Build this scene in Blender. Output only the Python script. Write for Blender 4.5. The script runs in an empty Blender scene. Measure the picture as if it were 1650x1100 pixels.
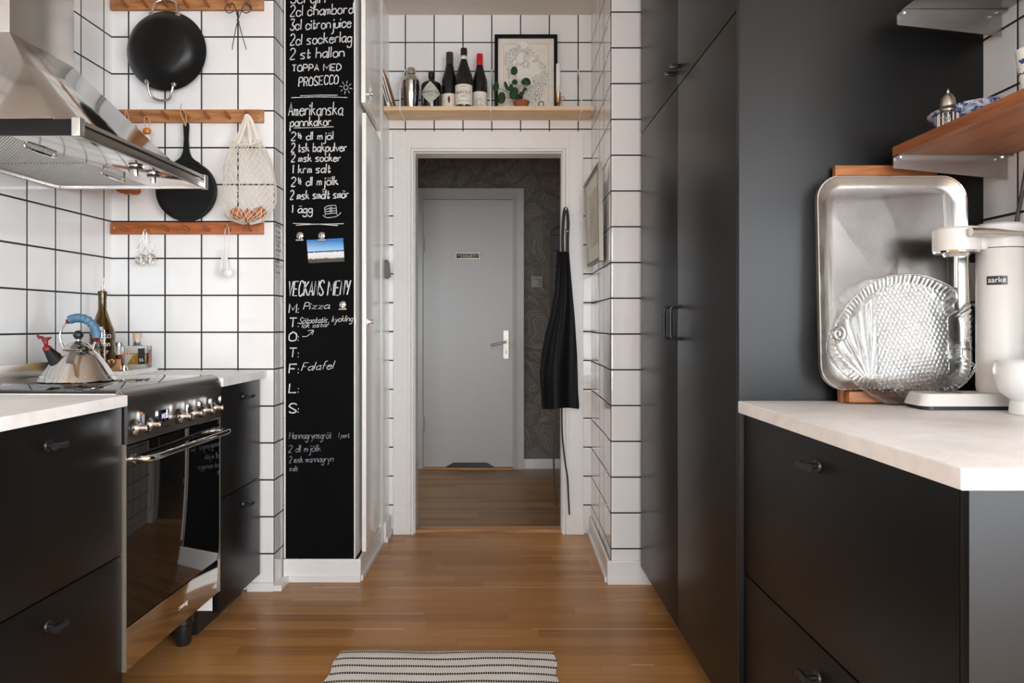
import bpy, bmesh, math, random
from mathutils import Vector, Matrix
random.seed(7)
PI = math.pi
sc = bpy.context.scene
C = sc.collection

# ---------------------------------------------------------------- camera, light, exposure
FPX, PX0, PY0, CAMZ = 1181.0, 825.0, 522.0, 1.09
cam_d = bpy.data.cameras.new('camera'); cam = bpy.data.objects.new('camera', cam_d); C.objects.link(cam)
cam.location = (0, 0, CAMZ); cam.rotation_euler = (PI/2, 0, 0)
cam_d.sensor_width = 36; cam_d.lens = FPX/1650*36; cam_d.shift_y = (PY0-550)/1650
cam_d.clip_start = 0.02
sc.camera = cam
sc.view_settings.view_transform = 'Standard'; sc.view_settings.look = 'None'
sc.view_settings.gamma = 1.0; sc.view_settings.use_curve_mapping = False
sc.view_settings.exposure = 0.72
sc.cycles.use_denoising = True
sc.cycles.max_bounces = 10; sc.cycles.diffuse_bounces = 6; sc.cycles.glossy_bounces = 5
sc.cycles.transmission_bounces = 8; sc.cycles.transparent_max_bounces = 8
sc.cycles.caustics_reflective = False; sc.cycles.caustics_refractive = False
sc.cycles.sample_clamp_indirect = 6.0
w = bpy.data.worlds.new('sky'); sc.world = w; w.use_nodes = True
w.node_tree.nodes['Background'].inputs[0].default_value = (0.72, 0.82, 1.0, 1)
w.node_tree.nodes['Background'].inputs[1].default_value = 1.0

def area(name, loc, rot, sx, sy, power, col):
    l = bpy.data.lights.new(name, 'AREA'); l.shape = 'RECTANGLE'; l.size = sx; l.size_y = sy
    l.energy = power; l.color = col
    o = bpy.data.objects.new(name, l); C.objects.link(o); o.location = loc; o.rotation_euler = rot
    return o
# daylight at the two windows behind the camera and at the window of the dining corner, and an added fill lamp that brightens the hall, no source modelled
area('window_daylight', (0.20, -3.00, 1.30), (PI/2-0.32, 0, 0), 1.7, 2.1, 94, (0.87, 0.935, 1.0))
area('corner_window_daylight', (1.90, -3.00, 1.30), (PI/2-0.32, 0, 0), 1.4, 2.1, 84, (0.87, 0.935, 1.0))
area('side_window_daylight', (2.80, -1.22, 1.62), (PI/2-0.25, 0, PI/2), 2.1, 1.5, 145, (0.90, 0.95, 1.0))
area('hall_fill', (-1.5, 4.75, 1.15), (PI/2-0.75, 0, -PI/2), 1.0, 1.2, 9.0, (0.84, 0.92, 1.0))

def at(px, py, d):
    return Vector(((px-PX0)/FPX*d, d, CAMZ+(PY0-py)/FPX*d))

# ---------------------------------------------------------------- materials
def lin(c):
    c = c/255.0
    return c/12.92 if c <= 0.04045 else ((c+0.055)/1.055)**2.4
def rgb(r, g, b): return (lin(r), lin(g), lin(b), 1)

class N:
    def __init__(s, name):
        s.m = bpy.data.materials.new(name); s.m.use_nodes = True
        s.t = s.m.node_tree; s.b = s.t.nodes['Principled BSDF']
    def n(s, typ, ins=None, **kw):
        x = s.t.nodes.new(typ)
        for k, v in kw.items(): setattr(x, k, v)
        for k, v in (ins or {}).items():
            if isinstance(v, bpy.types.NodeSocket): s.t.links.new(v, x.inputs[k])
            else: x.inputs[k].default_value = v
        return x
    def math(s, op, a, b=None, c=None):
        d = {0: a}
        if b is not None: d[1] = b
        if c is not None: d[2] = c
        return s.n('ShaderNodeMath', d, operation=op).outputs[0]
    def mix(s, f, a, b, blend='MIX'):
        x = s.n('ShaderNodeMix', data_type='RGBA', blend_type=blend)
        for i, v in ((0, f), (6, a), (7, b)):
            if isinstance(v, bpy.types.NodeSocket): s.t.links.new(v, x.inputs[i])
            else: x.inputs[i].default_value = v
        return x.outputs[2]
    def ramp(s, f, stops):
        x = s.n('ShaderNodeValToRGB', {0: f}); e = x.color_ramp.elements
        while len(e) < len(stops): e.new(0.5)
        for q, (p, c) in zip(e, stops): q.position = p; q.color = c
        return x.outputs[0]
    def noise(s, vec, scale, detail=4, rough=0.55, dist=0):
        return s.n('ShaderNodeTexNoise', {'Vector': vec, 'Scale': scale, 'Detail': detail, 'Roughness': rough, 'Distortion': dist})
    def mapv(s, vec, scale=(1, 1, 1), loc=(0, 0, 0)):
        return s.n('ShaderNodeMapping', {'Vector': vec, 'Scale': scale, 'Location': loc}).outputs[0]
    def set(s, **kw):
        for k, v in kw.items():
            k = {'color': 'Base Color', 'rough': 'Roughness', 'metal': 'Metallic', 'spec': 'Specular IOR Level',
                 'normal': 'Normal', 'trans': 'Transmission Weight', 'ior': 'IOR', 'alpha': 'Alpha', 'coat': 'Coat Weight',
                 'aniso': 'Anisotropic', 'sheen': 'Sheen Weight', 'emit': 'Emission Color', 'estr': 'Emission Strength', 'sss': 'Subsurface Weight', 'coatr': 'Coat Roughness'}[k]
            if isinstance(v, bpy.types.NodeSocket): s.t.links.new(v, s.b.inputs[k])
            else: s.b.inputs[k].default_value = v
        return s.m
    def bump(s, h, strength=0.3, dist=0.002, normal=None):
        d = {'Height': h, 'Strength': strength, 'Distance': dist}
        x = s.n('ShaderNodeBump', d)
        if normal: s.t.links.new(normal, x.inputs['Normal'])
        return x.outputs[0]
    @property
    def obj(s): return s.n('ShaderNodeTexCoord').outputs['Object']
    @property
    def uv(s): return s.n('ShaderNodeTexCoord').outputs['UV']
    @property
    def pos(s): return s.n('ShaderNodeNewGeometry').outputs['Position']

def plain(name, c, rough=0.5, metal=0, spec=0.5, nz=0.06, scale=30, **kw):
    """one colour with a faint procedural mottling"""
    a = N(name); f = a.noise(a.obj, scale, 3).outputs[0]
    d = tuple(x*(1-nz) for x in c[:3])+(1,); e = tuple(min(1, x*(1+nz)) for x in c[:3])+(1,)
    return a.set(color=a.ramp(f, [(0.3, d), (0.7, e)]), rough=rough, metal=metal, spec=spec, **kw)

def tiles_mat():
    a = N('white_glazed_tile'); s = a.n('ShaderNodeSeparateXYZ', {0: a.uv})
    q = [a.math('ABSOLUTE', a.math('SUBTRACT', a.math('FRACT', s.outputs[i]), 0.5)) for i in (0, 1)]
    m = a.math('MAXIMUM', q[0], q[1])
    g = a.math('GREATER_THAN', m, 0.479)
    fl = a.n('ShaderNodeCombineXYZ', {0: a.math('FLOOR', s.outputs[0]), 1: a.math('FLOOR', s.outputs[1])}).outputs[0]
    wn = a.n('ShaderNodeTexWhiteNoise', {0: fl}, noise_dimensions='3D').outputs[0]
    tc = a.mix(wn, (0.80, 0.79, 0.77, 1), (0.85, 0.845, 0.83, 1))
    a.set(color=a.mix(g, tc, (0.012, 0.012, 0.013, 1)), spec=0.5,
          rough=a.math('ADD', a.math('MULTIPLY', g, 0.6), 0.07))
    pil = a.n('ShaderNodeMapRange', {0: m, 1: 0.44, 2: 0.485, 3: 1.0, 4: 0.0}, interpolation_type='SMOOTHSTEP').outputs[0]
    wav = a.noise(a.pos, 9, 1).outputs[0]
    h = a.math('ADD', pil, a.math('MULTIPLY', wav, 1.6))
    return a.set(normal=a.bump(h, 0.28, 0.002))

def oak_mat(name='oak_floor', dark=1.0, rough=0.27, spec=0.36):
    a = N(name); v = a.pos
    sw = a.n('ShaderNodeSeparateXYZ', {0: v})
    row = a.math('FLOOR', a.math('MULTIPLY', sw.outputs[1], 1/0.069))
    wr = a.n('ShaderNodeTexWhiteNoise', {1: row}, noise_dimensions='1D').outputs[0]
    vb = a.n('ShaderNodeCombineXYZ', {0: a.math('ADD', sw.outputs[0], a.math('MULTIPLY', wr, 2.9)), 1: sw.outputs[1], 2: 0.0}).outputs[0]
    br = a.n('ShaderNodeTexBrick', {'Vector': vb, 'Color1': (0, 0, 0, 1), 'Color2': (1, 1, 1, 1), 'Mortar': (0.5, 0.5, 0.5, 1), 'Scale': 1.0,
             'Mortar Size': 0.0008, 'Mortar Smooth': 0.2, 'Bias': 0.0, 'Brick Width': 0.66, 'Row Height': 0.069}, offset=0.0, squash=1.0)
    rnd = a.n('ShaderNodeSeparateColor', {0: br.outputs[0]}).outputs[0]
    off = a.n('ShaderNodeCombineXYZ', {0: a.math('MULTIPLY', rnd, 7.0), 1: a.math('MULTIPLY', rnd, 3.0), 2: rnd}).outputs[0]
    vv = a.n('ShaderNodeVectorMath', {0: v, 1: off}, operation='ADD').outputs[0]
    gr = a.noise(a.mapv(vv, (3.2, 46, 1)), 1.0, 6, 0.62, 0.9).outputs[0]
    fine = a.noise(a.mapv(vv, (12, 420, 1)), 1.0, 3, 0.6).outputs[0]
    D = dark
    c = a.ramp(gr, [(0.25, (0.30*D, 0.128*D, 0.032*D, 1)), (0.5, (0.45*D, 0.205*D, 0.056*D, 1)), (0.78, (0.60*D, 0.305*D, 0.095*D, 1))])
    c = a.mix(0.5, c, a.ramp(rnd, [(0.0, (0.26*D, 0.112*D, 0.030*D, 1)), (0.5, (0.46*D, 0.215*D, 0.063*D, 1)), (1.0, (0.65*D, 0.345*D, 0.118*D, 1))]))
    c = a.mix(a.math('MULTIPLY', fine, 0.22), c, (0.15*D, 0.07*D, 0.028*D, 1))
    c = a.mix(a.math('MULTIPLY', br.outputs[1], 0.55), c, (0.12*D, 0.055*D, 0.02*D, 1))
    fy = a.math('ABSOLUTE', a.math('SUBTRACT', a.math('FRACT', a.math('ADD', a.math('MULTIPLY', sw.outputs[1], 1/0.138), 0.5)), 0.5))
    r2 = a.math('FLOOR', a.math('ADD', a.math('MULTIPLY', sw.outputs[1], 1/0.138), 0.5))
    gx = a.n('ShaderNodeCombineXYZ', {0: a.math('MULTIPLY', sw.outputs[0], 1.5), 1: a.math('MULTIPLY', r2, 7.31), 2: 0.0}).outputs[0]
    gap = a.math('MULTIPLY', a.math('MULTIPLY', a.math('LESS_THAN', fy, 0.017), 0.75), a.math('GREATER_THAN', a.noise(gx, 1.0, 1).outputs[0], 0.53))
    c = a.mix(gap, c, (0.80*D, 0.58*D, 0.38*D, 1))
    h = a.math('SUBTRACT', a.math('MULTIPLY', fine, 0.12), br.outputs[1])
    return a.set(color=c, rough=a.math('ADD', a.math('MULTIPLY', gr, 0.12), rough), normal=a.bump(h, 0.2, 0.001), spec=spec)

def wood_mat(name, c1, c2, c3, axis=0, rough=0.5, grain=34, sc_=1.0):
    a = N(name); s = [grain*sc_]*3; s[axis] = 2.6*sc_
    n = a.noise(a.mapv(a.obj, tuple(s)), 1.0, 6, 0.6, 1.1).outputs[0]
    s2 = [240]*3; s2[axis] = 9
    f = a.noise(a.mapv(a.obj, tuple(s2)), 1.0, 3).outputs[0]
    big = a.noise(a.obj, 6, 2).outputs[0]
    c = a.ramp(n, [(0.28, c1), (0.5, c2), (0.75, c3)])
    c = a.mix(a.math('MULTIPLY', f, 0.3), c, c1)
    c = a.mix(a.math('MULTIPLY', a.math('GREATER_THAN', big, 0.66), 0.35), c, c1)
    return a.set(color=c, rough=rough, normal=a.bump(n, 0.12, 0.001))

def steel_mat(name, c=(0.62, 0.60, 0.57, 1), rough=0.22, axis=1, brush=0.05):
    a = N(name); s = [380]*3; s[axis] = 4
    n = a.noise(a.mapv(a.obj, tuple(s)), 1.0, 3).outputs[0]
    return a.set(color=c, metal=1.0, rough=a.math('ADD', rough-brush/2, a.math('MULTIPLY', n, brush)), normal=a.bump(n, 0.03, 0.0003))

def glass_mat(name, c, rough=0.0, ior=1.45):
    a = N(name); f = a.noise(a.obj, 14, 2).outputs[0]
    d = tuple(x*0.96 for x in c[:3])+(1,)
    return a.set(color=a.mix(f, d, c), rough=rough, trans=1.0, ior=ior)

def wallpaper_mat():
    a = N('scrolled_leaf_wallpaper'); v = a.mapv(a.pos, (1, 1, 1))
    s = a.n('ShaderNodeSeparateXYZ', {0: v})
    p = a.n('ShaderNodeCombineXYZ', {0: s.outputs[0], 1: s.outputs[2], 2: 0.0}).outputs[0]
    # repeat of 0.53 m, mirrored so that the scrolls come back
    w1 = a.noise(p, 3.1, 1, 0.5).outputs[1]
    wv = a.n('ShaderNodeVectorMath', {0: a.n('ShaderNodeVectorMath', {0: w1, 1: (0.5, 0.5, 0.5)}, operation='SUBTRACT').outputs[0], 'Scale': 0.42}, operation='SCALE').outputs[0]
    pw = a.n('ShaderNodeVectorMath', {0: p, 1: wv}, operation='ADD').outputs[0]
    vor = a.n('ShaderNodeTexVoronoi', {'Vector': pw, 'Scale': 5.5}, feature='F1', voronoi_dimensions='2D')
    d = vor.outputs['Distance']
    sp = a.math('SINE', a.math('MULTIPLY', d, 46.0))
    vein = a.n('ShaderNodeTexWave', {'Vector': pw, 'Scale': 24.0, 'Distortion': 9.0, 'Detail': 2.0, 'Detail Scale': 1.5}).outputs[1]
    l1 = a.math('GREATER_THAN', sp, 0.55)
    l2 = a.math('GREATER_THAN', vein, 0.72)
    edge = a.n('ShaderNodeTexVoronoi', {'Vector': pw, 'Scale': 9.0}, feature='DISTANCE_TO_EDGE', voronoi_dimensions='2D').outputs['Distance']
    l3 = a.math('LESS_THAN', edge, 0.03)
    m = a.math('MINIMUM', a.math('ADD', a.math('ADD', a.math('MULTIPLY', l1, 0.4), a.math('MULTIPLY', l2, 0.45)), a.math('MULTIPLY', l3, 0.4)), 1.0)
    c = a.mix(m, rgb(112, 106, 99), rgb(146, 140, 132))
    sh = a.n('ShaderNodeTexVoronoi', {'Vector': pw, 'Scale': 5.5}, feature='F2', voronoi_dimensions='2D').outputs['Distance']
    c = a.mix(a.math('MULTIPLY', a.math('LESS_THAN', a.math('SUBTRACT', sh, d), 0.16), 0.4), c, rgb(90, 84, 78))
    return a.set(color=c, rough=0.75, spec=0.25)

def stone_mat(name, c1, c2, rough=0.35):
    a = N(name); n1 = a.noise(a.pos, 5, 6, 0.65, 0.6).outputs[0]; n2 = a.noise(a.pos, 45, 3).outputs[0]
    c = a.ramp(a.math('ADD', a.math('MULTIPLY', n1, 0.8), a.math('MULTIPLY', n2, 0.2)), [(0.35, c1), (0.62, c2)])
    return a.set(color=c, rough=rough)

def black_front_mat():
    a = N('black_lacquer'); n = a.noise(a.pos, 3.0, 2).outputs[0]; f = a.noise(a.pos, 420, 2).outputs[0]
    return a.set(color=a.mix(n, (0.0022, 0.0021, 0.0020, 1), (0.0030, 0.0029, 0.0028, 1)), rough=0.38, spec=0.38, normal=a.bump(f, 0.05, 0.0004))

def chalkboard_mat():
    a = N('chalkboard_paint'); n = a.noise(a.mapv(a.obj, (60, 60, 5)), 1.0, 4).outputs[0]; b = a.noise(a.obj, 4, 4).outputs[0]
    c = a.ramp(a.math('ADD', a.math('MULTIPLY', n, 0.6), a.math('MULTIPLY', b, 0.4)), [(0.35, (0.0012, 0.0012, 0.0013, 1)), (0.75, (0.0034, 0.0034, 0.0034, 1))])
    return a.set(color=c, rough=0.7, spec=0.08)

def chalk_mat():
    a = N('white_chalk'); n = a.noise(a.pos, 160, 4, 0.7).outputs[0]
    return a.set(color=a.ramp(n, [(0.3, (0.38, 0.38, 0.38, 1)), (0.6, (0.78, 0.78, 0.78, 1))]), rough=0.9, spec=0.1)
def faint_chalk_mat():
    a = N('faint_chalk'); n = a.noise(a.pos, 160, 4, 0.7).outputs[0]
    return a.set(color=a.ramp(n, [(0.35, (0.07, 0.08, 0.1, 1)), (0.62, (0.48, 0.5, 0.54, 1))]), rough=0.9, spec=0.1)

def rug_mat():
    a = N('striped_cotton'); s = a.n('ShaderNodeSeparateXYZ', {0: a.uv})
    wob = a.math('MULTIPLY', a.math('SUBTRACT', a.noise(a.mapv(a.uv, (5, 0.4, 1)), 1.0, 2).outputs[0], 0.5), 0.012)
    vv = a.math('ADD', s.outputs[1], wob)
    band = a.math('LESS_THAN', a.math('ABSOLUTE', a.math('SUBTRACT', a.math('FRACT', a.math('MULTIPLY', vv, 1/0.0505)), 0.5)), 0.125)
    dash = a.math('GREATER_THAN', a.math('FRACT', a.math('MULTIPLY', s.outputs[0], 1/0.0075)), 0.24)
    n = a.noise(a.mapv(a.uv, (90, 260, 1)), 1.0, 3).outputs[0]
    base = a.ramp(n, [(0.3, rgb(222, 218, 210)), (0.7, rgb(242, 239, 232))])
    c = a.mix(a.math('MULTIPLY', band, dash), base, rgb(24, 24, 28))
    return a.set(color=c, rough=0.9, spec=0.1, normal=a.bump(n, 0.4, 0.002))

def map_mat():
    a = N('map_print'); v = a.obj
    n = a.noise(v, 16, 8, 0.6, 0.3).outputs[0]
    iso = a.math('ABSOLUTE', a.math('SUBTRACT', a.math('FRACT', a.math('MULTIPLY', n, 20.0)), 0.5))
    ln = a.math('LESS_THAN', iso, 0.14)
    land = a.math('GREATER_THAN', a.noise(v, 7, 4, 0.6).outputs[0], 0.46)
    c = a.mix(a.math('MULTIPLY', ln, land), rgb(232, 228, 218), rgb(96, 94, 90))
    return a.set(color=c, rough=0.35)

def photo_mat():
    a = N('beach_photo_print'); s = a.n('ShaderNodeSeparateXYZ', {0: a.uv}); u, v = s.outputs[0], s.outputs[1]
    n = a.noise(a.mapv(a.uv, (14, 9, 1)), 1.0, 4).outputs[0]
    sky = a.ramp(a.math('ADD', v, a.math('MULTIPLY', u, 0.12)), [(0.48, rgb(170, 214, 240)), (1.05, rgb(22, 112, 190))])
    v2 = a.math('ADD', v, a.math('MULTIPLY', a.math('SUBTRACT', n, 0.5), 0.12))
    sand = a.ramp(v2, [(0.1, rgb(60, 62, 55)), (0.16, rgb(70, 70, 62)), (0.2, rgb(220, 214, 212)), (0.42, rgb(236, 232, 230)), (0.45, rgb(20, 92, 150))])
    return a.set(color=a.mix(a.math('GREATER_THAN', v, 0.5), sand, sky), rough=0.25)

def filter_mat():
    a = N('grease_filter_mesh'); wv = a.n('ShaderNodeTexWave', {'Vector': a.obj, 'Scale': 62.0, 'Distortion': 0.0}, bands_direction='DIAGONAL').outputs[1]
    c = a.ramp(wv, [(0.4, (0.27, 0.265, 0.26, 1)), (0.6, (0.75, 0.74, 0.71, 1))])
    return a.set(color=c, metal=0.9, rough=0.35, normal=a.bump(wv, 0.6, 0.003))

def tray_mat():
    a = N('polished_silver_plate'); n = a.noise(a.obj, 5, 4, 0.6).outputs[0]
    return a.set(color=a.ramp(n, [(0.3, (0.86, 0.83, 0.78, 1)), (0.7, (0.96, 0.95, 0.92, 1))]), metal=1.0,
                 rough=a.math('ADD', 0.13, a.math('MULTIPLY', n, 0.2)), normal=a.bump(n, 0.05, 0.004))

def blue_china_mat():
    a = N('blue_patterned_china'); v = a.noise(a.mapv(a.obj, (38, 38, 50)), 1.0, 5, 0.6, 1.5).outputs[0]
    return a.set(color=a.ramp(v, [(0.40, rgb(52, 80, 148)), (0.47, rgb(164, 186, 220)), (0.55, rgb(234, 236, 240))]), rough=0.15)
def painted_cup_mat():
    a = N('white_china_with_blue_sprigs'); v = a.noise(a.obj, 42, 3, 0.6, 1.0).outputs[0]
    s = a.n('ShaderNodeSeparateXYZ', {0: a.obj})
    band = a.math('LESS_THAN', a.math('ABSOLUTE', a.math('SUBTRACT', s.outputs[2], 0.062)), 0.014)
    m = a.math('MULTIPLY', band, a.math('GREATER_THAN', v, 0.54))
    return a.set(color=a.mix(m, rgb(228, 228, 226), rgb(52, 70, 110)), rough=0.15)

M = dict(
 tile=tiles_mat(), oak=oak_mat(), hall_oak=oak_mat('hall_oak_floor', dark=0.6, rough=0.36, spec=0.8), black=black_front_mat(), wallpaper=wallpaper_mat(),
 white=plain('white_gloss_paint', (0.80, 0.79, 0.765, 1), 0.28, nz=0.02), wall=plain('white_wall_paint', (0.80, 0.79, 0.77, 1), 0.7, nz=0.02),
 cream=plain('white_closet_paint', (0.86, 0.85, 0.825, 1), 0.2, nz=0.02),
 spoutb=plain('black_spout', (0.006, 0.006, 0.006, 1), 0.42, spec=0.3), swplate=plain('grey_switch_plastic', rgb(142, 134, 126), 0.4, nz=0.03), ceil=plain('warm_white_ceiling_paint', (0.67, 0.62, 0.56, 1), 0.7, nz=0.02),
 greydoor=plain('grey_door_paint', rgb(190, 186, 181), 0.35, nz=0.02), melamine=plain('white_melamine', (0.80, 0.79, 0.78, 1), 0.4, nz=0.02),
 counter=stone_mat('pale_concrete_laminate', rgb(226, 224, 222), rgb(246, 245, 243), 0.4), marble=stone_mat('white_marble', rgb(200, 198, 194), rgb(232, 230, 226), 0.2),
 rackA=wood_mat('teak_rack', rgb(128, 64, 26), rgb(178, 100, 48), rgb(206, 126, 68)), rackB=wood_mat('mango_wood_rack', rgb(120, 76, 40), rgb(182, 124, 74), rgb(212, 158, 102)),
 peg=plain('dowel_wood', rgb(150, 88, 44), 0.5, nz=0.15), pine=wood_mat('pale_pine', rgb(214, 176, 132), rgb(232, 202, 164), rgb(242, 218, 186), 0, 0.55, 20),
 walnut=wood_mat('oiled_wood_shelf', rgb(108, 62, 34), rgb(150, 92, 54), rgb(172, 110, 70), 1, 0.45), board=wood_mat('worn_board', rgb(110, 62, 30), rgb(168, 104, 58), rgb(206, 148, 98)),
 thresh=wood_mat('threshold_oak', rgb(150, 100, 60), rgb(186, 138, 92), rgb(206, 160, 116)),
 steel=steel_mat('brushed_steel', rough=0.24), polished=steel_mat('polished_steel', (0.66, 0.64, 0.61, 1), 0.09, 1, 0.03), chrome=plain('chrome', (0.78, 0.76, 0.74, 1), 0.07, 1.0, nz=0.02),
 nickel=plain('satin_nickel', (0.66, 0.62, 0.55, 1), 0.28, 1.0, nz=0.03), dsteel=steel_mat('dark_steel', (0.33, 0.31, 0.29, 1), 0.26), bracket=steel_mat('galvanised_steel', (0.46, 0.44, 0.42, 1), 0.3, 0),
 filt=filter_mat(), band=plain('black_band', (0.006, 0.006, 0.006, 1), 0.3, spec=0.2), bglass=plain('black_glass', (0.004, 0.004, 0.004, 1), 0.03, spec=0.7), hob=plain('black_ceramic_hob', (0.006, 0.006, 0.006, 1), 0.025, spec=0.85),
 bplastic=plain('black_plastic', (0.012, 0.012, 0.012, 1), 0.35), bmetal=plain('black_metal', (0.01, 0.01, 0.011, 1), 0.28, spec=0.6), iron=plain('cast_iron', (0.008, 0.008, 0.008, 1), 0.5, nz=0.3, spec=0.22),
 wok=plain('black_nonstick', (0.006, 0.006, 0.0058, 1), 0.36, nz=0.15, spec=0.3), chalkboard=chalkboard_mat(), chalk=chalk_mat(), faint=faint_chalk_mat(),
 ink=plain('black_ink', (0.015, 0.015, 0.015, 1), 0.6), cotton=plain('cream_cotton', rgb(226, 218, 204), 0.9, spec=0.1), onion=None, rug=rug_mat(),
 orange=plain('amber_bead', rgb(200, 120, 40), 0.3), red=plain('red_plastic', rgb(118, 18, 24), 0.35), redfoil=plain('red_foil', rgb(200, 14, 20), 0.35), blue=plain('blue_grip', rgb(74, 114, 142), 0.5),
 copper=plain('copper', (0.82, 0.48, 0.25, 1), 0.13, 1.0), brass=plain('aged_brass', (0.50, 0.30, 0.18, 1), 0.3, 1.0, nz=0.25), wax=plain('white_wax', (0.86, 0.84, 0.80, 1), 0.45),
 olive=glass_mat('olive_glass', (0.26, 0.19, 0.05, 1)), clear=glass_mat('clear_glass', (0.97, 0.98, 0.98, 1)), fish=glass_mat('pressed_glass', (0.985, 0.99, 0.99, 1), 0.03, 1.42), darkglass=plain('dark_bottle_glass', (0.008, 0.007, 0.008, 1), 0.05, spec=0.6),
 amber=glass_mat('amber_liquid', (0.80, 0.44, 0.05, 1), 0, 1.33), cork=plain('pale_cork', rgb(206, 186, 150), 0.7, nz=0.12), paper=plain('label_paper', rgb(226, 220, 208), 0.7, nz=0.03), greypaper=plain('grey_label', rgb(186, 186, 172), 0.6, nz=0.03),
 brownfoil=plain('brown_foil', rgb(60, 44, 36), 0.4), blackfoil=plain('black_foil', (0.008, 0.008, 0.008, 1), 0.4), leather=plain('black_leather', (0.0085, 0.0085, 0.009, 1), 0.5, nz=0.3, spec=0.3), green=plain('plant_green', rgb(46, 84, 44), 0.35, nz=0.2),
 terracotta=plain('terracotta', rgb(150, 84, 56), 0.8, nz=0.12), soil=plain('potting_soil', rgb(44, 34, 28), 0.95, nz=0.4), mapp=map_mat(), photo=photo_mat(), tray=tray_mat(),
 matte=plain('sand_white_lacquer', (0.68, 0.66, 0.625, 1), 0.42, nz=0.015), china=plain('white_china', (0.78, 0.775, 0.76, 1), 0.18, nz=0.015), bluechina=blue_china_mat(), cup=painted_cup_mat(), pewter=plain('pewter', (0.42, 0.375, 0.32, 1), 0.38, 1.0, nz=0.1),
 grey=plain('grey_plastic', rgb(98, 98, 96), 0.4), pic=plain('pale_print', rgb(196, 186, 172), 0.3, nz=0.12, scale=9), silver=plain('silver_moulding', rgb(150, 142, 130), 0.35, 0.6), mirror=plain('mirror_glass', (0.5, 0.5, 0.5, 1), 0.03, 1.0, nz=0.01), darkwood=plain('dark_brown_wood', rgb(62, 38, 28), 0.4, nz=0.2), brownwood=plain('brown_backing', rgb(98, 70, 50), 0.7, nz=0.2),
 tooth=plain('pale_toothpick', rgb(214, 170, 130), 0.7), plwhite=plain('white_plastic', (0.80, 0.80, 0.79, 1), 0.3, nz=0.02), brownlabel=plain('brown_label', rgb(150, 100, 70), 0.6),
)
def onion_mat():
    a = N('onion_skin'); n = a.noise(a.mapv(a.obj, (60, 60, 8)), 1.0, 4, 0.6).outputs[0]
    return a.set(color=a.ramp(n, [(0.3, rgb(150, 76, 36)), (0.7, rgb(214, 138, 84))]), rough=0.35)
M['onion'] = onion_mat()
def led_mat():
    a = N('blue_display_digits'); f = a.noise(a.obj, 20, 1).outputs[0]
    return a.set(color=(0.1, 0.1, 0.3, 1), emit=a.mix(f, (0.5, 0.5, 1, 1), (0.6, 0.6, 1, 1)), estr=1.2)
M['led'] = led_mat()

# ---------------------------------------------------------------- mesh helpers
def BM(): return bmesh.new()
def box(bm, x0, x1, y0, y1, z0, z1, bev=0.0, mi=0, seg=2):
    r = bmesh.ops.create_cube(bm, size=1.0, matrix=Matrix.Translation(((x0+x1)/2, (y0+y1)/2, (z0+z1)/2)) @ Matrix.Diagonal((abs(x1-x0), abs(y1-y0), abs(z1-z0), 1)))
    vs = r['verts']; es = list({e for v in vs for e in v.link_edges}); fs = {f for v in vs for f in v.link_faces}
    for f in fs: f.material_index = mi
    if bev > 0:
        q = bmesh.ops.bevel(bm, geom=es, offset=bev, segments=seg, affect='EDGES', profile=0.6)
        for f in q['faces']: f.material_index = mi
    return bm
def prism(bm, poly, d0, d1, axes='xyz', mi=0):
    """poly in the plane of the first two axes, extruded along the third"""
    ix = ['xyz'.index(c) for c in axes]
    def mk(p, d):
        v = [0, 0, 0]; v[ix[0]] = p[0]; v[ix[1]] = p[1]; v[ix[2]] = d; return bm.verts.new(v)
    a = [mk(p, d0) for p in poly]; b = [mk(p, d1) for p in poly]; n = len(poly)
    fs = [bm.faces.new(a[::-1]), bm.faces.new(b)] + [bm.faces.new((a[i], a[(i+1) % n], b[(i+1) % n], b[i])) for i in range(n)]
    for f in fs: f.material_index = mi
    bmesh.ops.recalc_face_normals(bm, faces=fs)
    return bm
def tube(bm, pts, r, n=8, cap=True, mi=0, closed=False):
    pts = [Vector(p) for p in pts]; m = len(pts); rs = r if isinstance(r, (list, tuple)) else [r]*m
    rings = []; prev = None
    for i, p in enumerate(pts):
        if closed: t = pts[(i+1) % m]-pts[i-1]
        else: t = pts[min(i+1, m-1)]-pts[max(i-1, 0)]
        t = t.normalized() if t.length > 1e-9 else Vector((0, 0, 1))
        if prev is None:
            up = Vector((0, 0, 1)) if abs(t.z) < 0.9 else Vector((1, 0, 0)); a = t.cross(up).normalized()
        else:
            a = prev - t*prev.dot(t); a = a.normalized() if a.length > 1e-6 else t.orthogonal().normalized()
        prev = a; b = t.cross(a)
        rings.append([bm.verts.new(p+(a*math.cos(2*PI*k/n)+b*math.sin(2*PI*k/n))*rs[i]) for k in range(n)])
    fs = []
    for i in range(m if closed else m-1):
        A, B = rings[i], rings[(i+1) % m]
        fs += [bm.faces.new((A[k], A[(k+1) % n], B[(k+1) % n], B[k])) for k in range(n)]
    if cap and not closed: fs += [bm.faces.new(rings[0][::-1]), bm.faces.new(rings[-1])]
    for f in fs: f.material_index = mi
    return bm
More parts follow.
